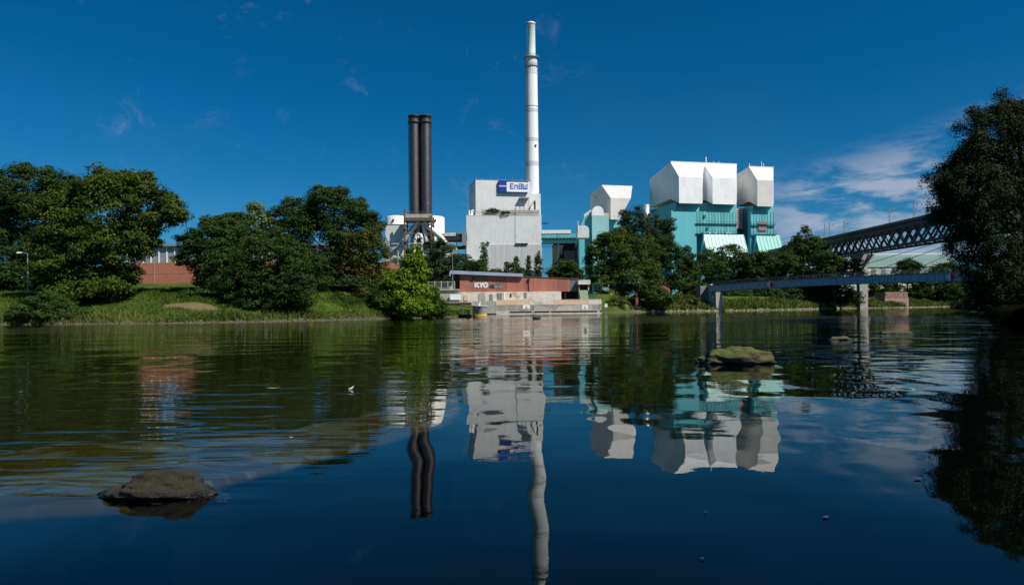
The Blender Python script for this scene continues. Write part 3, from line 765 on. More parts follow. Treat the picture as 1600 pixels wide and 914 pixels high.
# ---- twin dark chimneys on a steel frame
Yd = 375; k = pxm(Yd)
def zd(py): return P(657, py, Yd).z
ctr = P(657.2, 335, Yd)
frm = thing('chimney_frame', 'brown steel frame with silver flue ducts carrying the twin dark chimneys', 'steel frame', (ctr.x, Yd, GZ))
zP0, zP1 = zd(347) - GZ, zd(336) - GZ
for i, px in enumerate((648.4, 666.2)):
    qx = P(px, 335, Yd).x
    s_t = thing('steel_chimney', ('left' if i == 0 else 'right') + ' one of the two dark rusty steel chimneys standing close together', 'chimney', (qx, Yd, GZ + zP1), 0, 'twin dark steel chimneys')
    rr_ = 8.1 * k; tp_ = zd(182.5) - GZ - zP1
    MB().lathe([(rr_, 0)] + [(rr_, z) for z in np.linspace(0.1, tp_, 12)], n=36).build('shaft', M['rust_steel'], s_t)
    mb = MB()
    mb.lathe([(rr_ + .01, tp_ - 4.2), (rr_ + .55, tp_ - 3.9), (rr_ + .55, tp_ - 2.9), (rr_ + .15, tp_ - 2.7), (rr_ + .15, tp_ - .7), (rr_ + .6, tp_ - .4), (rr_ + .6, tp_ + .4), (rr_ - .4, tp_ + .4)], n=36)
    mb.build('collar', M['dark_steel'], s_t)
    mb = MB()
    for z in np.linspace(6, tp_ - 8, 6): MB().lathe([(rr_ + .01, z), (rr_ + .05, z + .03), (rr_ + .05, z + .12), (rr_ + .01, z + .15)], n=36).build('stiffening_ring', M['rust_steel'], s_t)
    mb = MB(); sgn = -1 if i == 0 else 1
    if i == 0: MB().tube([(8.9 * k, 1.8, 0), (8.9 * k, 1.8, tp_ - 1)], 1.9 * k, 12).build('drain_pipe', M['dark_steel'], s_t)
    mb.tube([(sgn * (rr_ + .3), -.6, 0), (sgn * (rr_ + .3), -.6, tp_ - 2)], .14, 6); mb.build('riser_pipe', M['dark_steel'], s_t)
xl, xr = P(634, 340, Yd).x - ctr.x, P(675.5, 340, Yd).x - ctr.x
mb = MB()
mb.box(xl, xr, -4.5, 4.5, zP0 + 1.8, zP1 - .1); mb.build('platform', M['pale_concrete'], frm)
mb = MB(); mb.box(xl - .4, xr + .4, -5, 5, zP0, zP0 + 1.7)
mb.build('platform_beam', M['brown_steel'], frm)
mb = MB()
nn_ = 14
for i in range(nn_ + 1):
    x_ = xl + (xr - xl) * i / nn_; mb.box(x_ - .06, x_ + .06, -4.6, -4.5, zP1 - .1, zP1 + 1.3)
mb.box(xl, xr, -4.62, -4.5, zP1 + 1.2, zP1 + 1.32); mb.box(xl, xr, -4.62, -4.5, zP1 + .55, zP1 + .65)
mb.build('platform_railing', M['brown_steel'], frm)
for x_ in (xl, xr):
    for v_ in (-4.5, 4.5): MB().box(x_ - .42, x_ + .42, v_ - .42, v_ + .42, -.3, zP0 + 6.2 if x_ == xl and v_ < 0 else zP0 + 3).build('column', M['brown_steel'], frm)
mb = MB()
for py in (352, 366, 379):
    z_ = zd(py) - GZ
    for v_ in (-4.5, 4.5): mb.bar((xl - (2.2 if py == 379 else 0), v_, z_), (xr, v_, z_), .35)
    for x_ in (xl, xr): mb.bar((x_, -4.5, z_), (x_, 4.5, z_), .35)
za, zb_2 = zd(352) - GZ, zd(379) - GZ
for v_ in (4.5,): mb.bar((xl, v_, za), (xr, v_, zb_2), .25); mb.bar((xr, v_, za), (xl, v_, zb_2), .25)
mb.box(xl - 2.6, xl + 1.8, -5.6, -3.4, zd(359) - GZ - .25, zd(359) - GZ); mb.box(xl - 2.6, xl + 1.8, -5.6, -3.4, zd(379) - GZ - .25, zd(379) - GZ)
mb.build('bracing', M['brown_steel'], frm)
def loc(px, py, dy=0):
    q_ = P(px, py, Yd + dy); return (q_.x - ctr.x, dy, q_.z - GZ)
def duct(pts, r_, m_='silver', nm='flue_duct'):
    # rounded path
    pp = [Vector(p) for p in pts]; path = [pp[0]]
    for i in range(1, len(pp) - 1):
        for s2 in np.linspace(.5, 1.5, 7)[1:-1] if False else (0.25, .5, .75):
            a_ = pp[i - 1].lerp(pp[i], .55 + .45 * s2) if s2 < .5 else pp[i].lerp(pp[i + 1], (s2 - .5) * .9)
            path.append(a_)
    path.append(pp[-1])
    mb = MB().tube(path, r_, 16)
    d_ = (pp[-1] - pp[0])
    mb.build(nm, M[m_], frm)
duct([loc(652, 345), loc(650, 352), loc(628, 380, -1), loc(622, 400, -1)], 4.4 * k)
duct([loc(664, 345), loc(667, 353), loc(690, 372, -1), loc(698, 384, -1), loc(699, 402, -1)], 4.6 * k)
duct([loc(655, 372, -2), loc(651, 368, -2), loc(648.5, 376, -2), loc(648, 395, -2)], 2.6 * k, 'white_tank')
duct([loc(652, 366, -2.4), loc(657, 366, -2.4), loc(659.5, 374, -2.4), loc(660, 410, -2.4)], 2.4 * k, 'white_tank')
duct([loc(661, 349, 1), loc(663, 362, 1), loc(667, 380, 1), loc(668, 410, 1)], 3.6 * k)
duct([loc(655, 349, 1), loc(653, 362, 1), loc(645, 372, 1), loc(643, 400, 1)], 3.2 * k, 'grey_steel')
duct([loc(610, 392, -2), loc(620, 386, -2), loc(632, 389, -2)], 2.4 * k)
duct([loc(604, 410, -2), loc(616, 402, -2), loc(634, 405, -2)], 3.0 * k)
duct([loc(664, 398, -3), loc(664, 414, -3)], 4.0 * k, 'white_tank')
MB().box(loc(641, 0)[0], loc(672, 0)[0], 5, 12, -.2, zd(350) - GZ).build('rear_casing', M['dark_steel'], frm)
MB().box(loc(629, 0)[0], loc(690, 0)[0], 3, 9, -.2, zd(388) - GZ).build('lower_casing', M['dark_steel'], frm)
MB().box(loc(661, 0)[0], loc(671, 0)[0], -4, -1, zd(388) - GZ, zd(379) - GZ).build('fan_casing', M['black'], frm)
# long pipe rack
rk = thing('pipe_rack', 'thin pale steel pipe rack crossing in front of the duct frame', 'pipe rack', (P(600, 380, 372).x, 372, GZ))
ox = rk.location.x
mb = MB(); z_ = P(650, 380.5, 372).z - GZ; L_ = P(712, 380, 372).x - ox
mb.box(0, L_, -.3, .3, z_ - .3, z_ + .25); mb.build('beam', M['pale_concrete'], rk)
for px in (600, 622, 660.5, 688, 711.5):
    x_ = P(px, 380, 372).x - ox; MB().box(x_ - .28, x_ + .28, -.28, .28, -.2, z_ - .31).build('post', M['pale_concrete'], rk)
mb = MB()
for dz_ in (-1.4, -2.2): mb.tube([(0, .6, z_ + dz_), (L_, .6, z_ + dz_)], .22, 8)
mb.build('pipes', M['silver'], rk)

# ---- white tanks behind
for i, (x0_, x1_, yt, yb, lab) in enumerate(((603.5, 637, 338.5, 352, 'white round tank rising above a grey box left of the twin dark chimneys'), (660, 694.5, 339.5, 371, 'white round tank just right of the twin dark chimneys'))):
    Yt = 405; cx_ = P((x0_ + x1_) / 2, yt, Yt).x; r_ = (x1_ - x0_) / 2 * pxm(Yt)
    T_ = thing('storage_tank', lab, 'tank', (cx_, Yt, GZ), 0, 'white round tanks behind the twin chimneys')
    zt_ = P(650, yt, Yt).z - GZ
    MB().lathe([(r_, -.2), (r_, zt_ - .7), (r_ - .7, zt_), (r_ * .5, zt_ + .45), (0.01, zt_ + .55)], n=40).build('tank_wall', M['white_tank'], T_)
    mb = MB(); mb.box(-.6 + (-1 if i == 0 else r_ * .3), .4 + (-1 if i == 0 else r_ * .3), -r_ - .5, -r_ * .85, zt_ - 3.2, zt_ - 2.3); mb.build('hatch', M['dark_steel'], T_)
bx_ = thing('plant_hall', 'pale grey flat roofed hall beneath the left white tank', 'building', (P(602, 352, 377).x, 377, GZ))
w_ = P(631, 352, 377).x - P(602, 352, 377).x; z_ = P(602, 351.5, 377).z - GZ
MB().box(0, w_, 0, 8, -.2, z_).build('wall', M['white_rib'], bx_)
MB().box(-.2, w_ + .2, -.2, 8.2, z_, z_ + .3).build('roof', M['grey_steel'], bx_)
# annex and conveyor between frame and boiler house
an = thing('machine_hall', 'dark low machine hall with grey panels between the duct frame and the white boiler house', 'building', (P(677, 366, 395).x, 395, GZ))
def la(px): return P(px, 370, 395).x - an.location.x
def lz(py): return P(700, py, 395).z - GZ
MB().box(la(690), la(729), 0, 10, lz(376), lz(365.5)).build('dark_gallery', M['dark_steel'], an)
MB().box(la(694), la(712), -.4, -.004, lz(369), lz(364)).build('roof_fascia', M['white_render'], an)
MB().box(la(706), la(728), 1, 9, lz(388), lz(384.5)).build('lower_gallery', M['dark_steel'], an)
mb = MB()
for px in (703, 713, 727): mb.box(la(px) - .3, la(px) + .3, .5, 1.1, -.2, lz(376))
mb.build('columns', M['teal_dark'], an)
MB().box(la(702), la(714), -2, 6, -.2, lz(388)).build('wall', M['white_render'], an)
MB().box(la(677), la(702), 1, 9, -.2, lz(392)).build('rear_wall', M['grey_steel'], an)
MB().box(la(722), la(729), -1, 3, lz(384), lz(360)).build('stair_shaft', M['grey_steel'], an)
for px in (699, 704, 709, 718, 724):
    MB().box(la(px), la(px + 2.6), -.06, -.003, lz(374.5), lz(370)).build('window', M['glass'], an)
# ---- conveyor bridge right of the boiler house
cv_ = thing('conveyor_bridge', 'green steel conveyor bridge with a white roof leading right from the boiler house', 'conveyor bridge', (P(846, 370, 385).x, 385, GZ))
def lc(px): return P(px, 370, 385).x - cv_.location.x
def lz(py): return P(880, py, 385).z - GZ
MB().box(0, lc(892), 0, 5, lz(365), lz(359.3)).build('roof', M['white_tank'], cv_)
MB().box(0.2, lc(906), .3, 4.7, lz(371.5), lz(365.2)).build('window_band', M['teal_rib'], cv_)
mb = MB()
for v_ in (-.2, 5.2):
    mb.box(0, lc(915), v_ - .2, v_ + .2, lz(373), lz(371.6)); mb.box(0, lc(915), v_ - .2, v_ + .2, lz(380), lz(378.8))
    n_ = 12
    for i in range(n_):
        a_ = lc(848) + (lc(914) - lc(848)) * i / n_; e_ = lc(848) + (lc(914) - lc(848)) * (i + 1) / n_
        mb.bar((a_, v_, lz(379)), ((a_ + e_) / 2, v_, lz(373)), .35); mb.bar(((a_ + e_) / 2, v_, lz(373)), (e_, v_, lz(379)), .35)
mb.build('truss', M['teal_dark'], cv_)
mb = MB(); mb.box(lc(848), lc(914), 1, 4, lz(377), lz(373.5)); mb.build('belt_trough', M['teal_dark'], cv_)
mb = MB()
for px in (872, 900):
    for v_ in (0, 5): mb.box(lc(px) - .35, lc(px) + .35, v_ - .3, v_ + .3, -.2, lz(380))
mb.build('support_legs', M['teal_dark'], cv_)
MB().box(lc(846), lc(866), .2, .5, lz(386.5), lz(386)).build('cable', M['dark_steel'], cv_)
MB().box(lc(846), lc(866), 4.2, 4.5, lz(383), lz(382.4)).build('cable', M['dark_steel'], cv_)
# rounded transfer housing
hs = thing('transfer_housing', 'small white housing with a rounded roof corner at the end of the conveyor bridge', 'housing', (P(902, 371, 352).x, 352, GZ))
def lh_(px, py): q_ = P(px, py, 352); return q_.x - hs.location.x, q_.z - GZ
poly = [lh_(902.5, 371.5), lh_(920.5, 371.5), lh_(920.5, 361)]
for a in np.linspace(0, 90, 7): cxx, czz = lh_(913.5, 360); poly.append((cxx + 7 * pxm(352) * math.cos(R(a)), czz + 7.5 * pxm(352) * math.sin(R(a))))
poly.append(lh_(902.5, 352.3))
MB().prism_y(poly, 0, 8).build('shell', M['white_clad'], hs)
MB().box(lh_(903, 371)[0], lh_(903.8, 371)[0], -.15, -.004, lh_(0, 371)[1], lh_(0, 353)[1]).build('corner_trim', M['white_paint'], hs)
# dark plant building below
db = thing('coal_building', 'dark brown brick plant building with a pink panel under the conveyor bridge', 'building', (P(866, 380, 398).x, 398, GZ))
def ld(px, py): q_ = P(px, py, 398); return q_.x - db.location.x, q_.z - GZ
w1_ = ld(926, 380)[0]
MB().box(0, w1_, 0, 20, -.3, ld(880, 381.5)[1]).build('wall', M['dark_brick'], db)
MB().box(-.3, w1_, -.3, 20, ld(880, 381.5)[1], ld(880, 380)[1]).build('roof', M['dark_steel'], db)
MB().box(ld(878.5, 0)[0], ld(899, 0)[0], -2.2, -.003, ld(880, 409)[1], ld(880, 392.5)[1]).build('pink_bay', M['pink'], db)
mb = MB()
for i in range(5): z_ = ld(880, 394.5 + i * 3)[1]; mb.box(ld(879.5, 0)[0], ld(898, 0)[0], -2.26, -2.203, z_ - .15, z_ + .1)
mb.build('bay_slats', M['sign_red'], db)
for px in (872, 904, 914): MB().box(ld(px, 0)[0], ld(px + 4, 0)[0], -.08, -.003, ld(880, 398)[1], ld(880, 390)[1]).build('window', M['glass'], db)
so = thing('white_silo', 'small white silo with a red rim in front of the dark brick plant building', 'silo', (P(908, 425, 380).x, 380, GZ))
r_ = 4.6 * pxm(380); zt_ = P(908, 404, 380).z - GZ
MB().lathe([(r_ * .35, 0), (r_ * .45, P(908, 424, 380).z - GZ), (r_, P(908, 414, 380).z - GZ), (r_, zt_)], n=20).build('silo_body', M['white_tank'], so)
MB().lathe([(r_ * 1.12, zt_), (r_ * 1.12, zt_ + .9), (r_ * .3, zt_ + 1.6)], n=20).build('rim', M['band_red'], so)
ds = thing('small_shed', 'dark red brick shed left of the coal building in front of open sky', 'shed', (P(858, 425, 370).x, 370, GZ))
w_ = P(884, 425, 370).x - ds.location.x; a_ = P(870, 418, 370).z - GZ
MB().prism_y([(0, -.3), (w_, -.3), (w_, a_ + 3), (w_ * .6, a_ + 1.5), (w_ * .3, a_), (0, a_ - 2.2)], 0, 8).build('wall', M['dark_brick'], ds)
MB().bar((w_ * .3, -.2, a_ + .25), (w_, -.2, a_ + 3.2), 16.8, .25).build('roof', M['pink'], ds)

# ---- hooded boiler towers
def hood_poly(v0, v1, v2, zft, zfb, zrt, zrb, zbt, zbb):
    return [(v0, zfb), (v0, zft), (v1, zrt), (v2, zbt), (v2, zbb), (v1, zrb)]
def rowz(fr, px, py, v): return fr.z(px, py, v)

# main pair + single tower share a theta
TH = 12.0
f1 = Fr(1061, 300, 345, TH, GZ)
T1 = thing('boiler_tower', 'largest teal boiler tower wearing two white angular hoods side by side', 'boiler tower', f1.O, f1.th)
v1 = f1.v(1047.6, 253.2); v2 = f1.v(1014.8, 300)
zft, zfb = f1.zu(275.8, 0, 0), f1.zu(317.6, 0, 0)
zrt, zrb = f1.zu(253.2, 0, v1), f1.zu(311, 0, v1)
zbt, zbb = f1.zu(280.2, 0, v2), f1.zu(324.5, 0, v2)
poly = hood_poly(0, v1, v2, zft, zfb, zrt, zrb, zbt, zbb)
uA1 = f1.u(1096.5, 300); uB0 = f1.u(1113.4, 300); uB1 = f1.u(1149.6, 300)
def skew_hood(poly, u0, uf, ur, m_, T):
    ex_ = [uf, uf, ur, ur, ur, ur]
    vs = [(u0, y_, z_) for y_, z_ in poly] + [(ex_[i], poly[i][0], poly[i][1]) for i in range(6)]
    fs = [tuple(range(6)), (6, 7, 8), (6, 8, 11), (8, 9, 10), (8, 10, 11)] + [(i, i + 6, (i + 1) % 6 + 6, (i + 1) % 6) for i in range(6)]
    MB().add(vs, fs).build('hood', M[m_], T)
urA = min(f1.u(1101.2, 256, v1), uB0 - .05); urB = f1.u(1151, 258, v1)
skew_hood(poly, 0, uA1, urA, 'hood', T1); skew_hood(poly, uB0, uB1, urB, 'hood', T1)
vi = v1 * .8
polyi = [(vi, zfb + (zrb - zfb) * .8), (vi, zft + (zrt - zft) * .8 - .4), (v1, zrt - .4), (v2 - 1, zbt - .4), (v2 - 1, zbb), (v1, zrb)]
MB().prism_x(polyi, uA1 + .004, uB0 - .004).build('hood_link', M['hood'], T1)
mb = MB()
for a_, e_ in ((0, urA), (uB0, urB)):
    mb.box(a_, e_, v1 - .25, v1 + .25, zrt, zrt + .35)
for px in (1103,):
    u_ = f1.u(px, 255, v1); mb.tube([(u_, v1, zrt), (u_, v1, zrt + 3.2)], .35, 8)
for u_ in (uB0 + 6, uB0 + 9): mb.box(u_, u_ + .15, v1 - .1, v1 + .1, zrt, zrt + 1.3)
mb.build('ridge_cap', M['white_paint'], T1)
# body
vb = 5.6                      # smooth front set back under the hood edge
ub0 = .8
ubR = f1.u(1151, 330, vb)
uSm = f1.u(1088, 330, vb)
vr = v2 - 5
MB().box(ub0, ubR, vb, vr, -.5, zrb + 3 if False else zfb + 1.5).build('body_wall', M['teal'], T1)
z329 = f1.zu(329.5, 5, vb - 3.0)
ub_ = f1.u(1049, 340, vb - 3.0); 
MB().box(ub_ + .02, f1.u(1088, 340, vb - 3.0), vb - 3.0, vb - .004, -.5, z329).build('smooth_bay', M['teal'], T1)
z331 = z329
uSm3 = f1.u(1088, 340, vb - 3.0); uR3 = f1.u(1151, 340, vb - 3.0)
MB().box(uSm3 + .01, uR3, vb - 3.0, vb - .004, f1.zu(366, uSm3, vb - 3), z331 - .2).build('ribbed_bay', M['teal_rib'], T1)
mb = MB()      # real ribs + ledges
for i in range(14):
    u_ = uSm3 + .5 + (uR3 - uSm3 - .8) * i / 13; mb.box(u_ - .13, u_ + .13, vb - 3.2, vb - 3.003, f1.zu(366, uSm3, vb - 3), z331 - .25)
mb.build('wall_ribs', M['teal'], T1)
mb = MB()
for py in (349.2, 364.8):
    z_ = f1.zu(py, uSm3, vb - 3); mb.box(uSm3 - .3, uR3 + .4, vb - 3.9, vb - 3.21, z_ - .15, z_)
    for i in range(15):
        u_ = uSm3 + (uR3 - uSm3) * i / 14; mb.box(u_ - .05, u_ + .05, vb - 3.9, vb - 3.8, z_, z_ + 1.2)
    mb.box(uSm3 - .3, uR3 + .4, vb - 3.9, vb - 3.8, z_ + 1.1, z_ + 1.2)
mb.build('gallery', M['teal_dark'], T1)
for px, py in ((1100, 339), (1104.5, 358)):
    u_, z_ = f1.uz(px, py, vb - 3); MB().box(u_ - .5, u_ + .5, vb - 3.6, vb - 3.01, z_ - .6, z_ + .9).build('vent', M['teal_dark'], T1)
def skirt(fr, T, uL, uRt, vB, ztop, zbot, reach, mt_, cheek):
    """outward leaning ribbed apron"""
    mb = MB()
    vs = [(uL, vB - reach, zbot), (uRt + .3, vB - reach, zbot), (uRt, vB, zbot), (uL, vB, zbot), (uL, vB - .6, ztop), (uRt, vB - .6, ztop), (uRt, vB, ztop), (uL, vB, ztop)]
    mb.hull8(vs); mb.build('apron', M[mt_], T)
    mb = MB(); n_ = int((uRt - uL) / 1.9)
    for i in range(n_ + 1):
        u_ = uL + (uRt - uL) * i / n_
        mb.bar((u_, vB - .6, ztop + .05), (u_, vB - reach, zbot + .05), .22, .3)
    mb.build('apron_ribs', M[mt_], T)
    # dark swept cheek on the left side
    c = []
    for k_ in range(9):
        q_ = k_ / 8; z_ = ztop + cheek[1] - (ztop + cheek[1] - 0) * q_
        c.append((uL - .3 - cheek[0] * q_ ** 1.5, z_))
    mb = MB(); pts = [(uL - .02, ztop - .5)] + c + [(uL - .02, -.4)]
    mb.prism_y(pts, vB - 2.0, vB - .01); mb.build('swept_cheek', M['teal'], T)
vS = vb - 3.0
zt1 = f1.zu(366, uSm3, vS); zb1 = f1.zu(392, uSm3, vS - 8)
uk0 = f1.u(1097.5, 366, vS); uk1 = f1.u(1160.5, 366, vS)
skirt(f1, T1, uk0, uk1, vS, zt1, zt1 - 14, 6.6, 'mint', (7.5, 1.0))
for px in (1108, 1118, 1135, 1139): u_ = f1.u(px, 366, vS); MB().box(u_ - .5, u_ + .5, vS - .5, vS + .003 - .01, zt1 + .02, zt1 + 1.2).build('apron_lamp', M['white_paint'], T1)
mb = MB(); u_ = f1.u(1155.5, 340, vb); mb.box(ubR + .01, f1.u(1160, 340, vb), vb, vb + 9, f1.zu(357, ubR, vb), f1.zu(326, ubR, vb)); mb.build('stair_tower', M['pink'], T1)
mb = MB(); a_, e_ = ubR + .3, f1.u(1160, 340, vb) - .3
for i in range(9): z_ = f1.zu(356 - i * 3.2, ubR, vb); mb.box(a_, e_, vb - .06, vb - .003, z_, z_ + .5)
mb.build('stair_windows', M['glass'], T1)
MB().box(ubR + .01, f1.u(1172, 350, vb + 9.5), vb + 9.5, vr, -.4, zfb + .5).build('link_building', M['teal_dark'], T1)

# single right tower
f2 = Fr(1183.3, 300, 352, TH, GZ)
T2 = thing('boiler_tower', 'rightmost narrower teal boiler tower with one pale grey angular hood and a green apron', 'boiler tower', f2.O, f2.th)
v1b = f2.v(1169.9, 260.5); v2b = f2.v(1151.4, 300); v2b = max(v2b, v1b * 1.9)
zq = [f2.zu(281.7, 0, 0), f2.zu(322.4, 0, 0), f2.zu(260.6, 0, v1b), f2.zu(315, 0, v1b), f2.zu(272.3, 0, v2b), f2.zu(323, 0, v2b)]
polyb = hood_poly(0, v1b, v2b, *zq)
uT2 = f2.u(1207.8, 300)
urT = f2.u(1208.6, 261.5, v1b); skew_hood(polyb, 0, uT2, urT, 'hood_warm', T2)
mb = MB(); mb.box(0, urT, v1b - .2, v1b + .2, zq[2], zq[2] + .3)
for px, h_ in ((1171, 1.6), (1190, 3.0), (1205, 2.0)):
    u_ = f2.u(px, 261, v1b); u_ = min(max(u_, .3), uT2 - .3); mb.box(u_ - .12, u_ + .12, v1b - .1, v1b + .1, zq[2], zq[2] + h_)
mb.build('ridge_cap', M['white_paint'], T2)
vb2 = 5.1
MB().box(.6, f2.u(1209, 330, vb2), vb2, v2b - 2, -.5, zq[1] + 1.2).build('body_wall', M['teal'], T2)
z331 = f2.zu(331, 3, vb2 - 2.5); uL2 = f2.u(1172.5, 340, vb2 - 2.5); uR2 = f2.u(1209.5, 340, vb2 - 2.5)
MB().box(uL2, uR2, vb2 - 2.5, vb2 - .004, -.4, z331).build('ribbed_bay', M['teal_rib'], T2)
mb = MB()
for i in range(9):
    u_ = uL2 + .3 + (uR2 - uL2 - .6) * i / 8; mb.box(u_ - .12, u_ + .12, vb2 - 2.7, vb2 - 2.503, f2.zu(367, uL2, vb2 - 2), z331 - .1)
mb.build('wall_ribs', M['teal'], T2)
mb = MB()
for py in (350.5, 366):
    z_ = f2.zu(py, uL2, vb2 - 2.5); mb.box(uL2 - .3, uR2 + .4, vb2 - 3.8, vb2 - 2.86, z_ - .22, z_)
    mb.box(uL2 - .3, uR2 + .4, vb2 - 3.8, vb2 - 3.7, z_ + 1.1, z_ + 1.2)
    for i in range(9): u_ = uL2 + (uR2 - uL2) * i / 8; mb.box(u_ - .05, u_ + .05, vb2 - 3.8, vb2 - 3.7, z_, z_ + 1.2)
mb.build('gallery', M['teal_dark'], T2)
mb = MB(); n_ = 5
a_, e_ = f2.u(1185, 350, vb2 - 2.9), f2.u(1198, 350, vb2 - 2.9); z0_, z1_ = f2.zu(360.5, 3, vb2 - 2.9), f2.zu(346.5, 3, vb2 - 2.9)
MB().box(a_, e_, vb2 - 3.0, vb2 - 2.86, z0_, z1_).build('window_panel', M['pane'], T2)
for i in range(n_):
    for j in range(4): mb.box(a_ + (e_ - a_) * (i + .12) / n_, a_ + (e_ - a_) * (i + .45 + .2 * (j % 2)) / n_, vb2 - 3.08, vb2 - 3.003, z0_ + (z1_ - z0_) * (j + .15) / 4, z0_ + (z1_ - z0_) * (j + .75) / 4)
mb.bar((a_, vb2 - 3.04, z0_ + .1), (e_, vb2 - 3.04, z0_ + .1), .06, .12); mb.bar((a_, vb2 - 3.04, z1_ - .1), (e_, vb2 - 3.04, z1_ - .1), .06, .12)
mb.build('red_louvres', M['band_red'], T2)
zt2 = f2.zu(367, uL2, vb2 - 2.5)
skirt(f2, T2, f2.u(1179, 367, vb2 - 2.5), f2.u(1216.5, 367, vb2 - 2.5), vb2 - 2.5, zt2, zt2 - 14, 6.6, 'mint_green', (5, .3))

# left small tower with teal bay
f3 = Fr(954.3, 330, 370, TH, GZ)
T3 = thing('boiler_tower', 'small boiler tower with one white angular hood, leftmost of the three teal towers', 'boiler tower', f3.O, f3.th)
v1c = f3.v(940, 289); v2c = f3.v(922.5, 310)
zq = [f3.zu(309.3, 0, 0), f3.zu(343, 0, 0), f3.zu(289.3, 0, v1c), f3.zu(338, 0, v1c), f3.zu(304, 0, v2c), f3.zu(337, 0, v2c)]
uc = f3.u(985.5, 310); ucb = f3.u(967.5, 343)
pl = [(0, v) for v in ()]
pp_ = hood_poly(0, v1c, v2c, *zq)
n_ = 6
# right end cut back low down, following the photo's bevel
mb = MB(); vs = [(0, y_, z_) for y_, z_ in pp_]
ext = [ucb, uc, f3.u(988, 291, v1c), f3.u(985, 304, v2c), ucb + 2, ucb + 1]
vs += [(ext[i], pp_[i][0], pp_[i][1]) for i in range(6)]
fs = [tuple(range(6)), tuple(range(11, 5, -1))] + [(i, i + 6, (i + 1) % 6 + 6, (i + 1) % 6) for i in range(6)]
fs[1] = (11, 10, 7); 
fs = [tuple(range(6)), (6, 7, 11), (7, 8, 11), (8, 9, 10), (8, 10, 11)] + [(i, i + 6, (i + 1) % 6 + 6, (i + 1) % 6) for i in range(6)]
mb.add(vs, fs); mb.build('hood', M['hood_warm'], T3)
q0 = f3.v(931, 300)
MB().box(-.15, -.003, q0 - .7, q0 + .7, f3.zu(311, 0, q0), f3.zu(307.5, 0, q0)).build('vent', M['grey_steel'], T3)
MB().box(.5, f3.u(975, 350, 4), 4, v2c - 1, -.4, zq[1] + .8).build('body_wall', M['teal'], T3)
mb = MB(); u_ = f3.u(964, 343, 1.5); mb.bar((u_, 1.5, zq[1]), (u_ + 6, 1.5, zq[1] - 14), .9); mb.build('diagonal_strut', M['white_paint'], T3)
# domed lift bay (thing of the same building: child)
fb = Fr(925, 337, 362, 2, GZ)
L3 = thing('domed_bay', 'pale teal block with a white barrel vault top below the small angular hood', 'building', fb.O, fb.th)
ub1 = fb.u(943.3, 340); ub2 = fb.u(951.3, 340); zb3 = fb.zu(337, 0)
MB().box(0, ub2, 0, 9, -.4, zb3).build('wall', M['teal_pale'], L3)
pv = [(0, zb3 + .004)]
rv = ub1 / 2; zk = fb.zu(331, 0)
for a in np.linspace(180, 0, 15): pv.append((rv + rv * math.cos(R(a)), zk + rv * .98 * math.sin(R(a))))
pv.append((ub1, zb3 + .004))
MB().prism_y(pv, 0, 9).build('vault', M['hood'], L3)
MB().box(ub1 + .004, ub2, .2, 9, zb3 + .004, fb.zu(333, 0)).build('parapet', M['beige'], L3)
# swept dark teal side
cc_ = []
for q_ in np.linspace(0, 1, 9): cc_.append((-ub1 * (.15 + .85 * q_ ** .7) * 1.05, fb.zu(334 + 24 * q_ ** 1.6, 0)))
MB().prism_y([(-.01, -.4), (-.01, fb.zu(331, 0))] + cc_ + [(cc_[-1][0], -.4)], 3, 9).build('swept_side', M['teal'], L3)
MB().prism_y([(-.01, fb.zu(331, 0) + .01), (-.01, fb.zu(326, 0)), (cc_[3][0], cc_[3][1] + 1.8), (cc_[3][0], cc_[3][1] + .01)], 3.2, 8.8).build('side_coping', M['hood_warm'], L3)

# silver stub stack
s5 = thing('vent_stack', 'short silver vent stack beside the left edge of the big teal tower', 'vent stack', (P(1010, 346, 330).x, 330, GZ))
k = pxm(330); zz0 = P(1010, 346, 330).z - GZ; zz1 = P(1010, 320, 330).z - GZ
MB().lathe([(2.2 * k, -.2), (2.2 * k, zz0 - 3), (2.4 * k, zz0)], n=16).build('pipe', M['white_tank'], s5)
MB().lathe([(5 * k, zz0), (5 * k, zz1), (4.4 * k, zz1)], n=28).build('stack_body', M['silver'], s5)
# ================================================================== RIVERSIDE: red building and quay
fq = Fr(718.5, 456, 172, 4.0, 0.0)
RB = thing('riverside_shed', 'long rust red riverside shed with a blue grey roof edge and white graffiti letters', 'shed', fq.O, fq.th)
uE = fq.u(889.5, 450); uE2 = fq.u(903.5, 450)
zb4 = fq.zu(456.5, 0); ztL = fq.zu(428.8, 0); ztR = fq.zu(436.2, uE2)
def ztop_(u): return ztL + (ztR - ztL) * u / uE2
MB().prism_y([(0, zb4), (uE, zb4), (uE, ztop_(uE)), (0, ztL)], 0, 9).build('wall', M['red_sheet'], RB)
MB().prism_y([(uE + .004, zb4), (uE2, zb4 + .02), (uE2, ztR), (uE + .004, ztop_(uE) + .0)], .05, 9).build('grey_door', M['grey_door'], RB)
uRf = fq.u(817, 428); uLf = fq.u(703.5, 428)
za_, zb_3 = ztop_(0) + .02, ztop_(uRf) + .02
MB().hull8([(uLf, -.9, za_ + .1), (uRf, -.9, zb_3 + .0), (uRf, 9.3, zb_3), (uLf, 9.3, za_ + .1), (uLf, -.9, za_ + .95), (uRf, -.9, zb_3 + .75), (uRf, 9.3, zb_3 + .75), (uLf, 9.3, za_ + .95)]).build('roof', M['blue_roof'], RB)
MB().hull8([(uRf + .01, -.15, zb_3), (uE2 + .1, -.15, ztR + .01), (uE2 + .1, 9.1, ztR + .01), (uRf + .01, 9.1, zb_3), (uRf + .01, -.15, zb_3 + .16), (uE2 + .1, -.15, ztR + .17), (uE2 + .1, 9.1, ztR + .17), (uRf + .01, 9.1, zb_3 + .16)]).build('roof_trim', M['brown_steel'], RB)
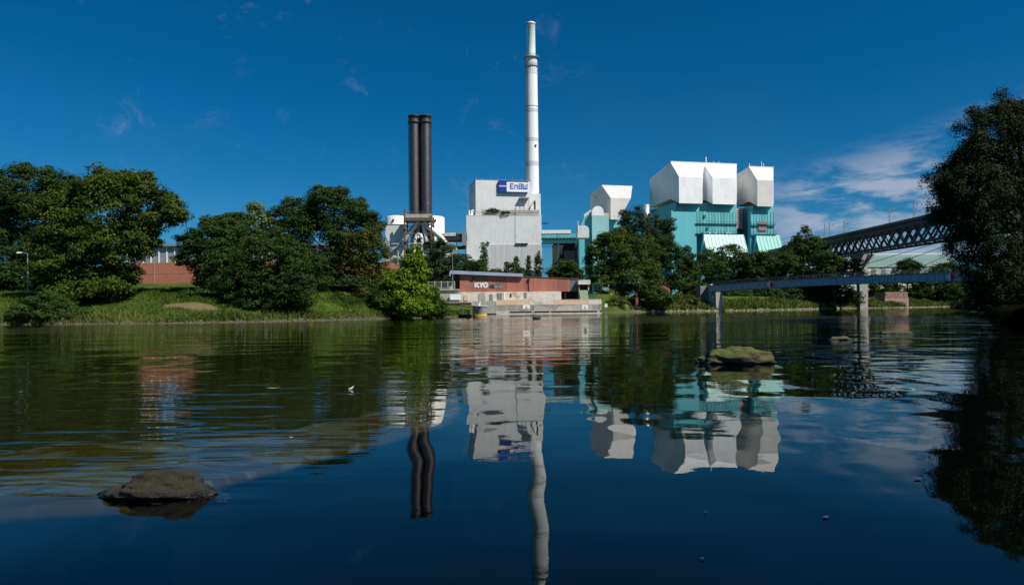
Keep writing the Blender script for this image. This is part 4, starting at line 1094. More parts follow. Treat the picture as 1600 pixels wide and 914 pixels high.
MB().box(uLf + .6, -.004, 1.2, 8.5, zb4, za_ + .08).build('shade_block', M['dark_brick'], RB)  # dark block standing in for the shade under the roof end
for i in range(3):
    a_ = fq.u(765.5 + i * 6.4, 447.5); e_ = fq.u(771.4 + i * 6.4, 447.5)
    wf = MB().box(a_, e_, -.08, -.003, fq.zu(450.2, a_), fq.zu(445, a_)).build('window', M['pane' if i else 'glass'], RB)
    MB().box(a_, a_ + .12, -.14, -.083, fq.zu(450.2, a_), fq.zu(445, a_)).box(a_, e_, -.14, -.083, fq.zu(445.3, a_), fq.zu(444.8, a_)).build('frame', M['grey_door'], wf)
mb = MB(); u_ = fq.u(826, 445); mb.tube([(u_, -.12, zb4), (u_, -.12, ztop_(u_))], .09, 6); mb.box(u_ - .25, u_ + .25, -.35, -.004, ztop_(u_) - 1.1, ztop_(u_) - .5); mb.build('rain_pipe', M['dark_steel'], RB)
mb = MB(); u_, z_ = fq.uz(741, 431.5); mb.box(u_ - .35, u_ + .45, -.8, -.004, z_ - .15, z_ + .12); mb.box(u_ - .3, u_ - .1, -.3, -.004, z_ - .9, z_ - .15); mb.build('wall_lamp', M['dark_steel'], RB)
# graffiti, painted strokes standing 2 cm proud
def gr(pts, wdt, name, mt_='white_paint', v_=-.02):
    mb = MB()
    for line in pts:
        for a_, e_ in zip(line, line[1:]):
            p0, p1 = fq.uz(*a_), fq.uz(*e_); st_v = abs(p1[1] - p0[1]) > 6 * abs(p1[0] - p0[0])
            mb.bar((p0[0], v_, p0[1]), (p1[0], v_, p1[1]), wdt if st_v else .03, .03 if st_v else wdt)
    mb.build(name, M[mt_], RB)
gr([[(742.6, 441.8), (742.9, 449)], [(748, 441.8), (743.6, 445.4), (748.6, 449)]], .4, 'graffiti_letter')
gr([[(750, 442), (752.3, 445.6), (754.8, 441.6)], [(752.3, 445.6), (751.6, 449)]], .42, 'graffiti_letter')
gr([[(757, 442.5), (760.3, 441.8), (761.8, 445), (760, 448.6), (756.8, 448.2), (756, 445), (757, 442.5)]], .42, 'graffiti_letter')
gr([[(721, 440.5), (724, 439.5), (728, 440.5), (732, 439.3), (735.5, 440.8)], [(721, 440.5), (723.5, 444.5), (728.5, 445), (733, 443.5), (736.5, 444)], [(728.5, 445), (729.5, 448)]], .13, 'graffiti_outline', 'brick_pink')

# plinth and terraces (quay wall as one thing with its parts)
QW = thing('quay_wall', 'stepped quay wall of chalky masonry and concrete under the red shed', 'quay wall', fq.O, fq.th)
uP0 = fq.u(711, 465, -.5); uP1 = fq.u(877, 465, -.5)
zp1 = fq.zu(472, 0, -.5)
MB().box(uP0, uP1, -.5, 10, .2, zb4 - .004).build('masonry_plinth', M['white_render'], QW)
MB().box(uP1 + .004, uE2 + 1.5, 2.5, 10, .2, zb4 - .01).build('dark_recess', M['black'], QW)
mb = MB(); u_ = fq.u(899, 462, 1.5)
mb.box(uP1 + 1.0, uP1 + 1.3, .2, .5, 2, zb4 - .01); mb.box(uE2 - .3, uE2, .2, .5, 2, zb4 - .01); mb.build('recess_posts', M['dark_steel'], QW)
for px, wpx, y0_, y1_, mt_ in ((725, 6, 461, 470, 'beige'), (777, 8, 458, 470, 'concrete'), (787, 2, 457, 472, 'white_paint'), (797, 2.2, 459, 464, 'dark_steel'), (819, 4, 457, 465, 'concrete'), (748, 10, 459, 471, 'pale_concrete'), (765, 5, 460, 472, 'concrete')):
    a_ = fq.u(px, 465, -.5); e_ = fq.u(px + wpx, 465, -.5)
    MB().box(a_, e_, -.62, -.503, fq.zu(y1_, a_, -.5), fq.zu(y0_, a_, -.5)).build('wall_patch', M[mt_], QW)
# beige parapet terrace in front
vT = -4.0
a_ = fq.u(771, 472, vT); e_ = fq.u(940, 472, vT); c1 = fq.u(828, 472, vT); c2 = fq.u(864, 472, vT)
z0_, z1_ = fq.zu(476.5, a_, vT), fq.zu(468.8, a_, vT)
for i, (s0, s1, mt_) in enumerate(((a_, fq.u(776, 472, vT), 'white_paint'), (fq.u(776, 472, vT), c1, 'beige'), (c1, c2, 'white_render'), (c2, fq.u(917, 472, vT), 'beige'), (fq.u(917, 472, vT), e_, 'white_render'))):
    h_ = z1_ if i not in (2,) else z1_ + .5
    if i > 2: h_ -= .15
    MB().box(s0 + .004, s1, vT, vT + .4, z0_, h_).build('parapet', M[mt_], QW)
mb = MB()
for i in range(26):
    u_ = c2 + (e_ - c2) * i / 26; mb.box(u_ + .1, u_ + (e_ - c2) / 26 - .15, vT - .02, vT + .42, h_ + .004, h_ + .2)
mb.build('coping_stones', M['white_render'], QW)
MB().box(a_, e_, vT + .404, -.504, .2, z0_ + .2).build('terrace_floor', M['pale_concrete'], QW)
# sloping concrete ramps down to the quay edge
vL = -9.0
MB().box(fq.u(763, 485, vL), fq.u(937, 485, vL), vL, vT + .1, -1, .75).build('lower_quay', M['pale_concrete'], QW)
mb = MB(); r0 = fq.u(775, 480, vT - .1); r1 = fq.u(937, 480, vT)
MB().box(r0, r1, vT - .25, vT - .004, .75, z0_ - .004).build('retaining_wall', M['concrete'], QW)
for x0_, x1_, dirn, mt_ in ((779, 833, 1, 'concrete'), (834, 866, -1, 'pale_concrete'), (868, 935, 1, 'pale_concrete')):
    a_ = fq.u(x0_, 482, vL + 2); e_ = fq.u(x1_, 482, vL + 2)
    zlo, zhi = 1.0, z0_ - .15
    q1, q2 = (zlo, zhi) if dirn > 0 else (zhi, zlo)
    MB().prism_y([(a_, .76), (e_, .76), (e_, q2), (a_ + (e_ - a_) * (.15 if dirn > 0 else 0.5), zhi if dirn > 0 else q1 * .9), (a_, q1)], vL + 2, vL + 3.2).build('ramp_wall', M[mt_], QW)
mb = MB()
for x0_, x1_, y_ in ((797, 831, 488.5), (861, 933, 487.8), (835, 858, 486.5)):
    a_ = fq.u(x0_, y_, vL); e_ = fq.u(x1_, y_, vL)
    mb.box(a_, e_, vL - .2, vL - .003, .28, .62)
mb.build('fender_beam', M['black'], QW)
mb = MB()
for x0_, x1_ in ((832, 862), (926, 938)):
    a_ = fq.u(x0_, 480, vL + 1); e_ = fq.u(x1_, 480, vL + 1); n_ = 14
    for i in range(n_ + 1): u_ = a_ + (e_ - a_) * i / n_; mb.box(u_ - .035, u_ + .035, vL + 1, vL + 1.06, .75, 1.85)
    mb.box(a_, e_, vL + 1, vL + 1.06, 1.8, 1.88); mb.box(a_, e_, vL + 1, vL + 1.06, 1.3, 1.36)
mb.build('quay_railing', M['grey_steel'], QW)
mb = MB(); mb.box(fq.u(768, 488, vL - 1), fq.u(940, 488, vL - 1), vL - 1, vL - .25, -1, .22); mb.build('quay_edge', M['white_render'], QW)
# signs on the quay
def pl_sign(px, py, v, w_, h_, lab, mt_='white_paint', mark=True):
    u_, z_ = fq.uz(px, py, v); x_, y_ = fq.at(u_, v)
    zg = .75
    s_ = thing('river_sign', lab, 'sign', (x_, y_, zg), fq.th, 'white river signs on the quay')
    MB().box(-w_ / 2, w_ / 2, -.06, .0, z_ - zg - h_ / 2, z_ - zg + h_ / 2).build('panel', M[mt_], s_)
    MB().box(-.05, .05, .004, .1, 0, z_ - zg + h_ / 2).build('post', M['grey_steel'], s_)
    if mark:
        MB().box(-.07, .07, -.075, -.063, z_ - zg - h_ * .3, z_ - zg + h_ * .25).box(-w_ * .3, w_ * .3, -.075, -.063, z_ - zg - h_ * .38, z_ - zg - h_ * .27).build('mark', M['black'], s_)
pl_sign(822.5, 479.5, vL + 1.2, 1.7, 1.0, 'square white sign with a dark mark on the quay, left of the stairs')
pl_sign(914, 479.5, vL + 1.2, 1.4, 1.1, 'square white sign with a dark mark on the quay below the green kiosk')
s_ = thing('river_sign', 'small bare white board at the far right end of the quay', 'sign', P(947, 480, 170).to_tuple(), 0)
MB().box(-.35, .35, -.05, 0, .0, .85).build('panel', M['white_paint'], s_); MB().box(-.05, .05, .004, .08, -1.4, .4).build('post', M['grey_steel'], s_)
# kiosk
fk = Fr(905, 470, 172, 4, 0)
K = thing('lift_kiosk', 'pale green kiosk with a white roof box right of the red shed', 'kiosk', (fk.O.x, fk.O.y, 2.0), fk.th)
uK = fk.u(921.5, 455); kz = lambda py: fk.zu(py, 0) - 2.0
MB().hull8([(0.5, 0, 0), (uK - .2, 0, 0), (uK - .2, 2.5, 0), (.5, 2.5, 0), (.0, 0, kz(453.5)), (uK - .5, 0, kz(453.5)), (uK - .5, 2.5, kz(453.5)), (0, 2.5, kz(453.5))]).build('boarded_wall', M['kiosk_green'], K)
MB().box(0, uK - .45, .3, 2.4, kz(453.4), kz(444.6)).build('window_band', M['black'], K)
MB().box(-.25, uK + .1, -.5, 3, kz(444.5), kz(437.6)).build('roof_box', M['white_render'], K)
MB().box(uK - .4, uK - .2, 0, .2, kz(453.4), kz(444.6)).box(-.05, .1, 0, .2, kz(453.4), kz(444.6)).build('corner_posts', M['beige'], K)
# fence / mast right of the kiosk
fm = thing('wire_mast', 'thin green mast with a small basket right of the kiosk', 'mast', P(926.5, 470, 172).to_tuple())
MB().box(-.08, .08, -.08, .08, -1, 3.6).build('post', M['teal_dark'], fm)
mb = MB()
for i in range(6): mb.box(-.2 + i * .33, -.15 + i * .33, 0, .06, 2.7, 4.4)
mb.box(-.2, 1.6, 0, .06, 2.7, 2.8); mb.box(-.2, 1.6, 0, .06, 4.3, 4.4); mb.build('basket', M['teal_dark'], fm)

# left annex of the quay: fence, hedge strip, white board, dark deck
fn = thing('mesh_fence', 'pale metal fence on the quay left of the red shed', 'fence', P(668, 452, 165).to_tuple())
x1_ = P(711, 452, 165).x - fn.location.x; h_ = 12 * pxm(165)
mb = MB()
for i in range(26): x_ = x1_ * i / 25; mb.box(x_ - .03, x_ + .03, 0, .05, 0, h_)
mb.build('bars', M['grey_steel'], fn)
for i in range(5): x_ = x1_ * (i + .1) / 4.2; MB().box(x_ - .1, x_ + .1, -.06, .1, -.6, h_ + .1).build('post', M['pale_concrete'], fn)
MB().box(0, x1_, -.03, .07, h_ - .12, h_ - .02).box(0, x1_, -.03, .07, .1, .2).build('rails', M['pale_concrete'], fn)
sh = thing('loading_platform', 'green topped platform with a white board and dark deck left of the red shed', 'platform', (P(684, 458, 160).x, 160, 0))
def lp(px, py): q_ = P(px, py, 160); return q_.x - sh.location.x, q_.z
mb = MB(); mb.box(lp(684, 0)[0], lp(712.5, 0)[0], 0, 3, lp(700, 456.3)[1], lp(700, 455)[1] + .25); mb.build('green_roof', M['hedge_green'], sh)
MB().box(lp(684, 0)[0] - .1, lp(713, 0)[0], -.1, 3, lp(700, 453.2)[1], lp(700, 452)[1]).build('roof_edge', M['white_render'], sh)
MB().box(lp(684, 0)[0], lp(712, 0)[0], .3, 3, lp(700, 455)[1] + .26, lp(700, 453.2)[1] - .01).build('green_band', M['hedge_green'], sh)
MB().box(lp(684, 0)[0], lp(716, 0)[0], .2, 3, 0, lp(700, 456.5)[1] - .1).build('back_wall', M['pale_concrete'], sh)
MB().box(lp(699.5, 0)[0], lp(716.5, 0)[0], -.6, -.2, lp(700, 468.5)[1], lp(700, 460)[1]).build('white_board', M['white_paint'], sh)
MB().box(lp(694, 0)[0], lp(733, 0)[0], -3, .1, lp(700, 473.5)[1], lp(700, 472)[1]).build('deck', M['pale_concrete'], sh)
MB().box(lp(695, 0)[0], lp(733, 0)[0], -2.9, 0, lp(700, 477)[1], lp(700, 473.6)[1]).build('deck_beam', M['dark_brick'], sh)
MB().box(lp(733.2, 0)[0], lp(771, 0)[0], 2.0, 4, .2, lp(700, 471)[1]).build('low_wall', M['pale_concrete'], sh)
# mooring dolphin
dq = water_pt(749, 494.5)
dl = thing('mooring_dolphin', 'round cream concrete mooring pier with a yellow base ring in the water', 'mooring pier', (dq.x, dq.y + 1.6, 0))
r_ = 11.3 * pxm(dq.y); zt_ = P(749, 477.5, dq.y + 1).z
MB().lathe([(r_, -1.5), (r_, zt_ - .15), (r_ + .1, zt_ - .1), (r_ + .1, zt_), (.01, zt_ + .02)], n=28).build('concrete_drum', M['white_render'], dl)
MB().lathe([(r_ + .05, .06), (r_ + .05, .3)], n=28).build('yellow_band', M['yellow'], dl)
mb = MB(); mb.box(-.12, .12, -.12, .12, zt_ + .02, zt_ + .55); mb.lathe([(.22, zt_ + .55), (.22, zt_ + .66)], n=10); mb.build('bollard', M['white_paint'], dl)
mb = MB()
for i in range(7): mb.box(-r_ - .25 + .5, -r_ - .2 + .55, -.6 - .02, -.5, .1 + i * .28, .2 + i * .28)
mb.build('ladder', M['dark_steel'], dl)
bq = water_pt(726, 496)
bt = thing('work_boat', 'small dark work boat moored left of the round cream pier', 'boat', (bq.x, bq.y + 1.0, 0))
L_ = 21 * pxm(bq.y) / 2; W_ = .75
secs = [(-L_, .15, .55), (-L_ * .7, .8, .5), (0, 1.0, .45), (L_ * .8, .9, .5), (L_, .75, .5)]
vs = []
for x_, f_, h_ in secs:
    vs += [(x_, -W_ * f_, h_), (x_, -W_ * f_ * .6, -.12), (x_, W_ * f_ * .6, -.12), (x_, W_ * f_, h_)]
fs = []
for i in range(len(secs) - 1):
    for j in range(3): a_ = i * 4 + j; fs.append((a_, a_ + 1, a_ + 5, a_ + 4))
fs += [(0, 1, 2, 3), (16, 19, 18, 17)]
MB().add(vs, fs).build('hull', M['black'], bt)
MB().box(-L_ * .6, L_ * .85, -W_ * .7, W_ * .7, .2, .3).build('deck', M['dark_steel'], bt)
MB().box(L_ * .2, L_ * .75, -W_ * .5, W_ * .5, .3, 1.25).build('wheelhouse', M['dark_steel'], bt)
MB().tube([(-L_ * .3, 0, .3), (-L_ * .3, 0, 1.7)], .04, 6).build('mast', M['grey_steel'], bt)

# duck on the water
dq = water_pt(838, 498.5)
dk = thing('duck', 'small dark duck swimming in front of the quay', 'duck', (dq.x, dq.y, 0), 0)
mb = MB(); prof = [(-.42, .02), (-.34, .08), (-.2, .15), (0, .18), (.18, .15), (.3, .08), (.36, .03)]
mb.tube([(x_, 0, .09 + (.07 if x_ < -.3 else 0)) for x_, _ in prof], [r for _, r in prof], 12)
mb.tube([(-.2, 0, .14), (-.28, 0, .26), (-.3, 0, .34), (-.36, 0, .37), (-.43, 0, .36)][:0] or [(.2, 0, .14), (.27, 0, .25), (.29, 0, .35), (.33, 0, .38), (.39, 0, .37)], [.09, .06, .065, .07, .03], 10)
o = mb.build('body', M['dark_brick'], dk); dk.rotation_euler = (0, 0, math.pi); dk.scale = (1.5, 1.5, 1.5)
mb = MB(); mb.add([(.38, -.03, .36), (.38, .03, .36), (.5, 0, .34), (.38, 0, .39)], [(0, 1, 2), (0, 2, 3), (1, 3, 2), (0, 3, 1)]); mb.build('bill', M['yellow'], dk)

# lamp posts
def lamp(px, ytop, Y, lab, arm=.9):
    q_ = P(px, ytop, Y); g_ = float(ground(q_.x, Y))
    l_ = thing('street_lamp', lab, 'street lamp', (q_.x, Y, g_)); h_ = q_.z - g_
    MB().tube([(0, 0, -.2), (0, 0, h_)], [.11, .06], 8).build('pole', M['grey_steel'], l_)
    MB().bar((0, 0, h_), (-arm, 0, h_ + .12), .09).build('arm', M['grey_steel'], l_)
    mb = MB(); mb.hull8([(-arm - .55, -.16, h_ + .02), (-arm + .1, -.12, h_ + .05), (-arm + .1, .12, h_ + .05), (-arm - .55, .16, h_ + .02), (-arm - .5, -.1, h_ + .2), (-arm + .1, -.08, h_ + .2), (-arm + .1, .08, h_ + .2), (-arm - .5, .1, h_ + .2)])
    mb.build('lamp_head', M['white_paint'], l_)
lamp(707, 398, 162, 'slim grey lamp post rising in front of the left end of the red shed')
lamp(43, 396, 96, 'slim lamp post standing before the dark trees at the far left')

# ================================================================== left brick building
fl = Fr(196, 385, 150, 0.5, GZ)
LB = thing('brick_hall', 'long red brick hall with a band of windows behind the left bank trees', 'building', fl.O, fl.th)
uZ = fl.u(612, 410); u3 = fl.u(560, 420); zr_ = fl.zu(385, 0); zw0 = fl.zu(411, 0)
MB().box(0, u3, 0, 14, -.6, zw0).build('wall', M['brick'], LB)
MB().box(u3 + .004, uZ, -1, 12, -.6, fl.zu(410, uZ)).build('end_wing', M['brick'], LB)
MB().box(-.4, u3 + .1, -.6, 14.3, zr_ - .1, zr_ + .35).build('roof', M['grey_steel'], LB)
mb = MB()
for i in range(30): u_ = .3 + (u3 - .6) * i / 29; mb.box(u_ - .12, u_ + .12, .0, .3, zw0 + .004, zr_ - .1)
mb.build('window_posts', M['white_paint'], LB)
MB().box(.3, u3 - .1, .15, 13.8, zw0 + .004, zr_ - .11).build('window_band', M['pane'], LB)
mb = MB(); mb.box(0, u3, -.1, -.003, -.2, .1); z_ = fl.zu(427, 0); mb.box(0, u3, -.06, -.003, z_ - .05, z_ + .05)
for px in (241,): u_ = fl.u(px, 420); mb.box(u_ - .07, u_ + .07, -.14, -.061, -.5, zw0)
mb.build('pale_bands', M['brick_pink'], LB)
# yellow marker on the bank
q_ = P(486.5, 488, 88.0); g_ = float(ground(q_.x, 88.0))
mk = thing('bank_marker', 'small yellow square marker on a post on the grassy left bank', 'marker', (q_.x, 88.0, g_))
MB().box(-.26, .26, -.04, .04, .35, .95).build('plate', M['yellow_green'], mk); MB().box(-.04, .04, .044, .1, -.3, 1.0).build('post', M['grey_steel'], mk)
# red/white post below the trees right of the quay
q_ = P(995, 471, 191); mk = thing('kilometre_post', 'slim red and white post on the bank under the big trees', 'post', (q_.x, 191, float(ground(q_.x, 191))))
mb = MB(); zt_ = P(995, 458, 191).z - mk.location.z
MB().box(-.35, .35, -.1, .1, .8, zt_).build('panel', M['brick_pink'], mk)
MB().box(-.35, .1, -.13, -.103, .95, zt_ * .55).box(-.05, .35, -.13, -.103, zt_ * .6, zt_ - .2).build('red_field', M['sign_red'], mk)
MB().box(-.06, .06, -.06, .06, -.2, .8).build('post', M['grey_steel'], mk)
# blue pennant sign far right
q_ = P(1562, 467, 330); mk = thing('small_sign', 'tiny blue and white sign on the far bank at the right', 'sign', (q_.x, 330, 1))
MB().box(-.9, .9, -.05, .05, 3.4 + .2, 5.2).build('panel', M['white_paint'], mk); MB().box(-.6, .5, -.08, -.053, 3.9, 4.9).build('blue_field', M['sign_letter'], mk); MB().box(-.08, .08, .054, .15, -.5, 5).build('post', M['grey_steel'], mk)
# small orange gabled hut among trees
q_ = P(1037, 458, 215); hu = thing('brick_hut', 'small orange brick hut glimpsed between the dark trees on the right', 'hut', (q_.x, 215, 4.0))
MB().prism_y([(-1.6, -.3), (2.0, -.3), (2.0, 3.6), (.4, 4.6), (-1.6, 3.2)], 0, 4).build('wall', M['brick'], hu)
MB().bar((-1.9, 2, 3.25), (.5, 2, 4.8), 4.6, .2).bar((.5, 2, 4.8), (2.4, 2, 3.6), 4.6, .2).build('roof', M['dark_brick'], hu)

# ================================================================== bridges
XB = 137.5
rb = thing('railway_bridge', 'high dark railway bridge with a lattice truss crossing the river at the right', 'bridge', (XB, 262, 0))
def lY(y): return y - 262
zT_, zM_, zB_ = 30.2, 27.6, 22.0
Y0, Y1 = 175, 470
W2 = 4.2
MB().box(-W2, W2, lY(Y0), lY(Y1), zM_, zT_ - .6).build('deck_girder', M['bridge_steel'], rb)
mb = MB()
mb.box(-W2 - .9, -W2 - .004, lY(Y0), lY(Y1), zT_ - 1.1, zT_ - .7)
mb.box(-W2 - .95, -W2 - .85, lY(Y0), lY(Y1), zT_ - .2, zT_ - .1)
for y in np.arange(Y0, Y1, 2.5): mb.box(-W2 - .95, -W2 - .85, lY(y), lY(y) + .1, zT_ - .7, zT_ - .1)
mb.box(-W2 - .9, -W2 - .86, lY(Y0), lY(Y1), zT_ - .7, zT_ - .25)
mb.build('walkway', M['bridge_steel'], rb)
for sx_ in (-W2 + .4, W2 - .4):
    mb = MB()
    mb.box(sx_ - .35, sx_ + .35, lY(Y0), lY(Y1), zB_ - .4, zB_ + .35)
    st = 5.2
    for y in np.arange(Y0, Y1 - st, st / 1.0):
        mb.bar((sx_, lY(y), zB_ + .2), (sx_, lY(y + st), zM_), .45, .55)
        mb.bar((sx_ + .05, lY(y + st), zB_ + .2), (sx_ + .05, lY(y), zM_), .45, .55)
    mb.box(sx_ - .35, sx_ + .35, lY(264) - 1.6, lY(264) + 1.6, zB_ + .36, zM_ - .004) if False else None
    mb.build('lattice_truss', M['bridge_steel'], rb)
mb = MB()
for y in np.arange(Y0, Y1, 5.2): mb.bar((-W2 + .4, lY(y), zB_), (W2 - .4, lY(y), zB_), .35)
mb.build('cross_beams', M['bridge_steel'], rb)
for Yp in (268, 360):
    pr = MB(); 
    pr.hull8([(-1.5, lY(Yp) - 1.4, -1), (1.5, lY(Yp) - 1.4, -1), (1.5, lY(Yp) + 1.4, -1), (-1.5, lY(Yp) + 1.4, -1), (-1.7, lY(Yp) - 1.2, 16.5), (1.7, lY(Yp) - 1.2, 16.5), (1.7, lY(Yp) + 1.2, 16.5), (-1.7, lY(Yp) + 1.2, 16.5)])
    pr.hull8([(-1.7, lY(Yp) - 1.2, 16.501), (1.7, lY(Yp) - 1.2, 16.501), (1.7, lY(Yp) + 1.2, 16.501), (-1.7, lY(Yp) + 1.2, 16.501), (-4.4, lY(Yp) - 1.6, 21.2), (4.4, lY(Yp) - 1.6, 21.2), (4.4, lY(Yp) + 1.6, 21.2), (-4.4, lY(Yp) + 1.6, 21.2)])
    pr.box(-3.6, 3.6, lY(Yp) - .8, lY(Yp) + .8, 21.21, zB_ - .41)
    pr.build('pier', M['pale_concrete'], rb)
# overhead line masts on the bridge
cm0 = None
for i, (px, lab) in enumerate(((1290, 'overhead line mast on the railway bridge, nearest the treetops'), (1298, 'second overhead line mast from the left on the railway bridge'), (1321, 'third overhead line mast from the left on the railway bridge'), (1392, 'tall overhead line mast above the middle of the railway bridge'), (1430, 'rightmost overhead line mast on the railway bridge, beside the big near tree'))):
    Ym = (XB - 3) * F / (px - 800)
    if cm0 is None:
        cm0 = thing('catenary_mast', lab, 'mast', (XB - 3.2, Ym, zT_ - .6), 0, 'overhead line masts on the railway bridge')
        mb = MB(); hm = 6.6
        for dx_ in (-.22, .22): mb.bar((dx_, 0, 0), (dx_ * .5, 0, hm), .12)
        for j in range(9): mb.bar((-.2, 0, j * .7 + .2), (.2, 0, j * .7 + .8), .07)
        mb.build('pole', M['grey_steel'], cm0)
        MB().bar((0, 0, hm - 1.2), (2.6, 0, hm - .4), .1).bar((0, 0, hm - 2.0), (2.6, 0, hm - .45), .08).build('bracket', M['grey_steel'], cm0)
        MB().tube([(1.2, 0, hm - 1.1), (1.2, 0, hm - 1.7)], .12, 8).build('insulator', M['brown_steel'], cm0)
    else:
        c_ = copy_tree(cm0); c_['label'] = lab; c_.location = (XB - 3.2, Ym, zT_ - .6)
        if i == 2: c_.scale = (1.15, 1.15, .9)

# footbridge
A_ = P(1111, 451.5, 206); Bp = Vector((P(1545, 430, 158).x, 158, 0))
fbz = A_.z
fb_ = thing('footbridge', 'slender blue grey girder footbridge running low across the river', 'bridge', (A_.x, A_.y, 0))
N_ = 40
def fpt(q, dz=0):
    z_ = fbz + .9 * 4 * q * (1 - q) * .6 + (P(1545, 431.5, 158).z - fbz) * q
    return Vector(((Bp.x - A_.x) * q, (Bp.y - A_.y) * q, z_ + dz))
dirv = Vector((Bp.x - A_.x, Bp.y - A_.y, 0)).normalized(); nrm = Vector((dirv.y, -dirv.x, 0))
if nrm.y > 0: nrm = -nrm
g = MB(); fl_ = MB(); dk_ = MB(); rl = MB()
for i in range(N_):
    a_, e_ = fpt(i / N_), fpt((i + 1) / N_)
    for s_ in (1, -1):
        o_ = nrm * 1.1 * s_
        g.bar(a_ + o_, e_ + o_, .25, 1.9)
        fl_.bar(a_ + o_ * 1.04 + Vector((0, 0, .98)), e_ + o_ * 1.04 + Vector((0, 0, .98)), .55, .16); fl_.bar(a_ + o_ * 1.04 - Vector((0, 0, .98)), e_ + o_ * 1.04 - Vector((0, 0, .98)), .5, .14)
        rl.bar(a_ + o_ + Vector((0, 0, 2.0)), e_ + o_ + Vector((0, 0, 2.0)), .06); rl.bar(a_ + o_ + Vector((0, 0, 1.5)), e_ + o_ + Vector((0, 0, 1.5)), .03)
        rl.bar(a_ + o_ + Vector((0, 0, 1.0)), a_ + o_ + Vector((0, 0, 2.0)), .05)
        fl_.bar(a_ + o_ * 1.12 + Vector((0, 0, -.9)), a_ + o_ * 1.12 + Vector((0, 0, .9)), .12, .12)
    dk_.bar(a_ + Vector((0, 0, .5)), e_ + Vector((0, 0, .5)), 1.9, .2)
g.build('girder', M['bridge_blue'], fb_); fl_.build('flanges', M['grey_steel'], fb_); dk_.build('deck', M['concrete'], fb_); rl.build('railing', M['grey_steel'], fb_)
pz = fpt(0.02)
for px, wpx, ytop, Yp, nm in ((1121.5, 10, 455, 203.5, 'pier'), (1110, 3, 447, 207.5, 'abutment')):
    q_ = P(px, ytop, Yp); w_ = wpx * pxm(Yp) / 2
    MB().box(q_.x - w_, q_.x + w_, Yp - 1.3, Yp + 1.3, -1.5, q_.z - (.3 if nm == 'pier' else -.6)).build(nm, M['pale_concrete'] if nm == 'pier' else M['white_render'], fb_, True)
q_ = P(1100, 447, 211); MB().box(q_.x - 1.7, q_.x + 1.6, 209, 214, 0, q_.z).build('bank_seat', M['concrete'], fb_, True)
# navigation boards on the footbridge
for i, (q, lab) in enumerate(((.27, 'small red and white diamond board near the left end of the footbridge'), (.895, 'larger red and white diamond board near the right end of the footbridge'))):
    c_ = fpt(q) + nrm * 1.45 + Vector((A_.x, A_.y, 0)); s_ = 1.15
    nb = thing('navigation_board', lab, 'sign', c_, math.atan2(dirv.y, dirv.x), 'diamond boards on the footbridge')
    sg_ = -1 if (Matrix.Rotation(math.atan2(dirv.y, dirv.x), 3, 'Z') @ Vector((0, -1, 0))).dot(nrm) > 0 else 1
    MB().prism_y([(-s_, 0), (0, -s_), (0, s_)], sg_ * .0, sg_ * .1).build('white_half', M['white_paint'], nb)
    MB().prism_y([(0.01, -s_), (s_, 0), (0.01, s_)], sg_ * .0, sg_ * .1).build('red_half', M['sign_red'], nb)
# stay cables of the bridge
st_ = thing('cable_mast', 'cable mast of the footbridge on the near bank, hidden among the trees', 'mast', (P(1640, 450, 150).x, 150, 0))
mx_ = st_.location
MB().tube([(0, 0, 0), (0, 0, 24)], [.6, .35], 12).build('pole', M['grey_steel'], st_)
for q in (.45, .60, .75):
    e_ = fpt(q, 1.0) + Vector((A_.x, A_.y, 0)) - Vector((mx_.x, mx_.y, 0))
    MB().tube([(0, 0, 22), e_], .07, 5).build('stay_cable', M['dark_steel'], st_)

# green roofed hall far right
fg = Fr(1308, 400, 470, -3, GZ)
GH = thing('green_roof_hall', 'long low industrial hall with a pale green glazed roof beyond the railway pier', 'building', fg.O, fg.th)
ug = fg.u(1497, 400)
zt_, zm_, zl_ = fg.zu(395, 60), fg.zu(416.5, 60), fg.zu(426, 60)
MB().hull8([(0, 0, zm_), (ug, 0, zm_), (ug, 40, zm_), (0, 40, zm_), (0, 16, zt_), (ug, 16, zt_), (ug, 30, zt_), (0, 30, zt_)]).build('roof', M['green_roof'], GH)
MB().box(0, ug + .2, 15.7, 16.4, zt_ + .004, zt_ + .8).build('roof_ridge', M['white_paint'], GH)
MB().box(0, ug, .5, 39.5, -1, zm_ - .004).build('wall', M['white_render'], GH)
for i in range(9):
    u_ = ug * (.2 + .085 * i); MB().box(u_, u_ + 3, .42, .497, zl_ * .6, zm_ - 1).build('window', M['pane'], GH)
# pink brick block on the bank
q_ = P(1383, 480, 300); gb = thing('brick_block', 'low pale pink brick block with a rubble topped upper course at the waterline', 'wall', (q_.x, 300, -.3))
w_ = P(1420, 480, 300).x - q_.x; zt_ = P(1400, 456, 300).z + .3; zm_ = P(1400, 465, 300).z + .3
MB().box(0, w_, 0, 9, 0, zm_).build('lower_course', M['brick_pink'], gb)
mb = MB(); rng_ = random.Random(3)
for i in range(46):
    for j in range(5):
        x_ = .15 + (w_ - .9) * i / 45; z_ = zm_ + .02 + (zt_ - zm_ - .1) * j / 5
        s_ = rng_.uniform(.22, .34)
        mb.box(x_ - .02, x_ + s_, -.05 + rng_.uniform(-.1, .1), 1, z_, z_ + rng_.uniform(.38, .5))
mb.build('rubble_course', M['brick_pink'], gb)
MB().box(.3, w_ - .3, .5, 8.7, zm_ + .004, zt_ - .1).build('rubble_core', M['brick'], gb)
MB().box(-4.6, -.01, 3, 8, 0, 3.4).build('dark_annex', M['dark_brick'], gb)
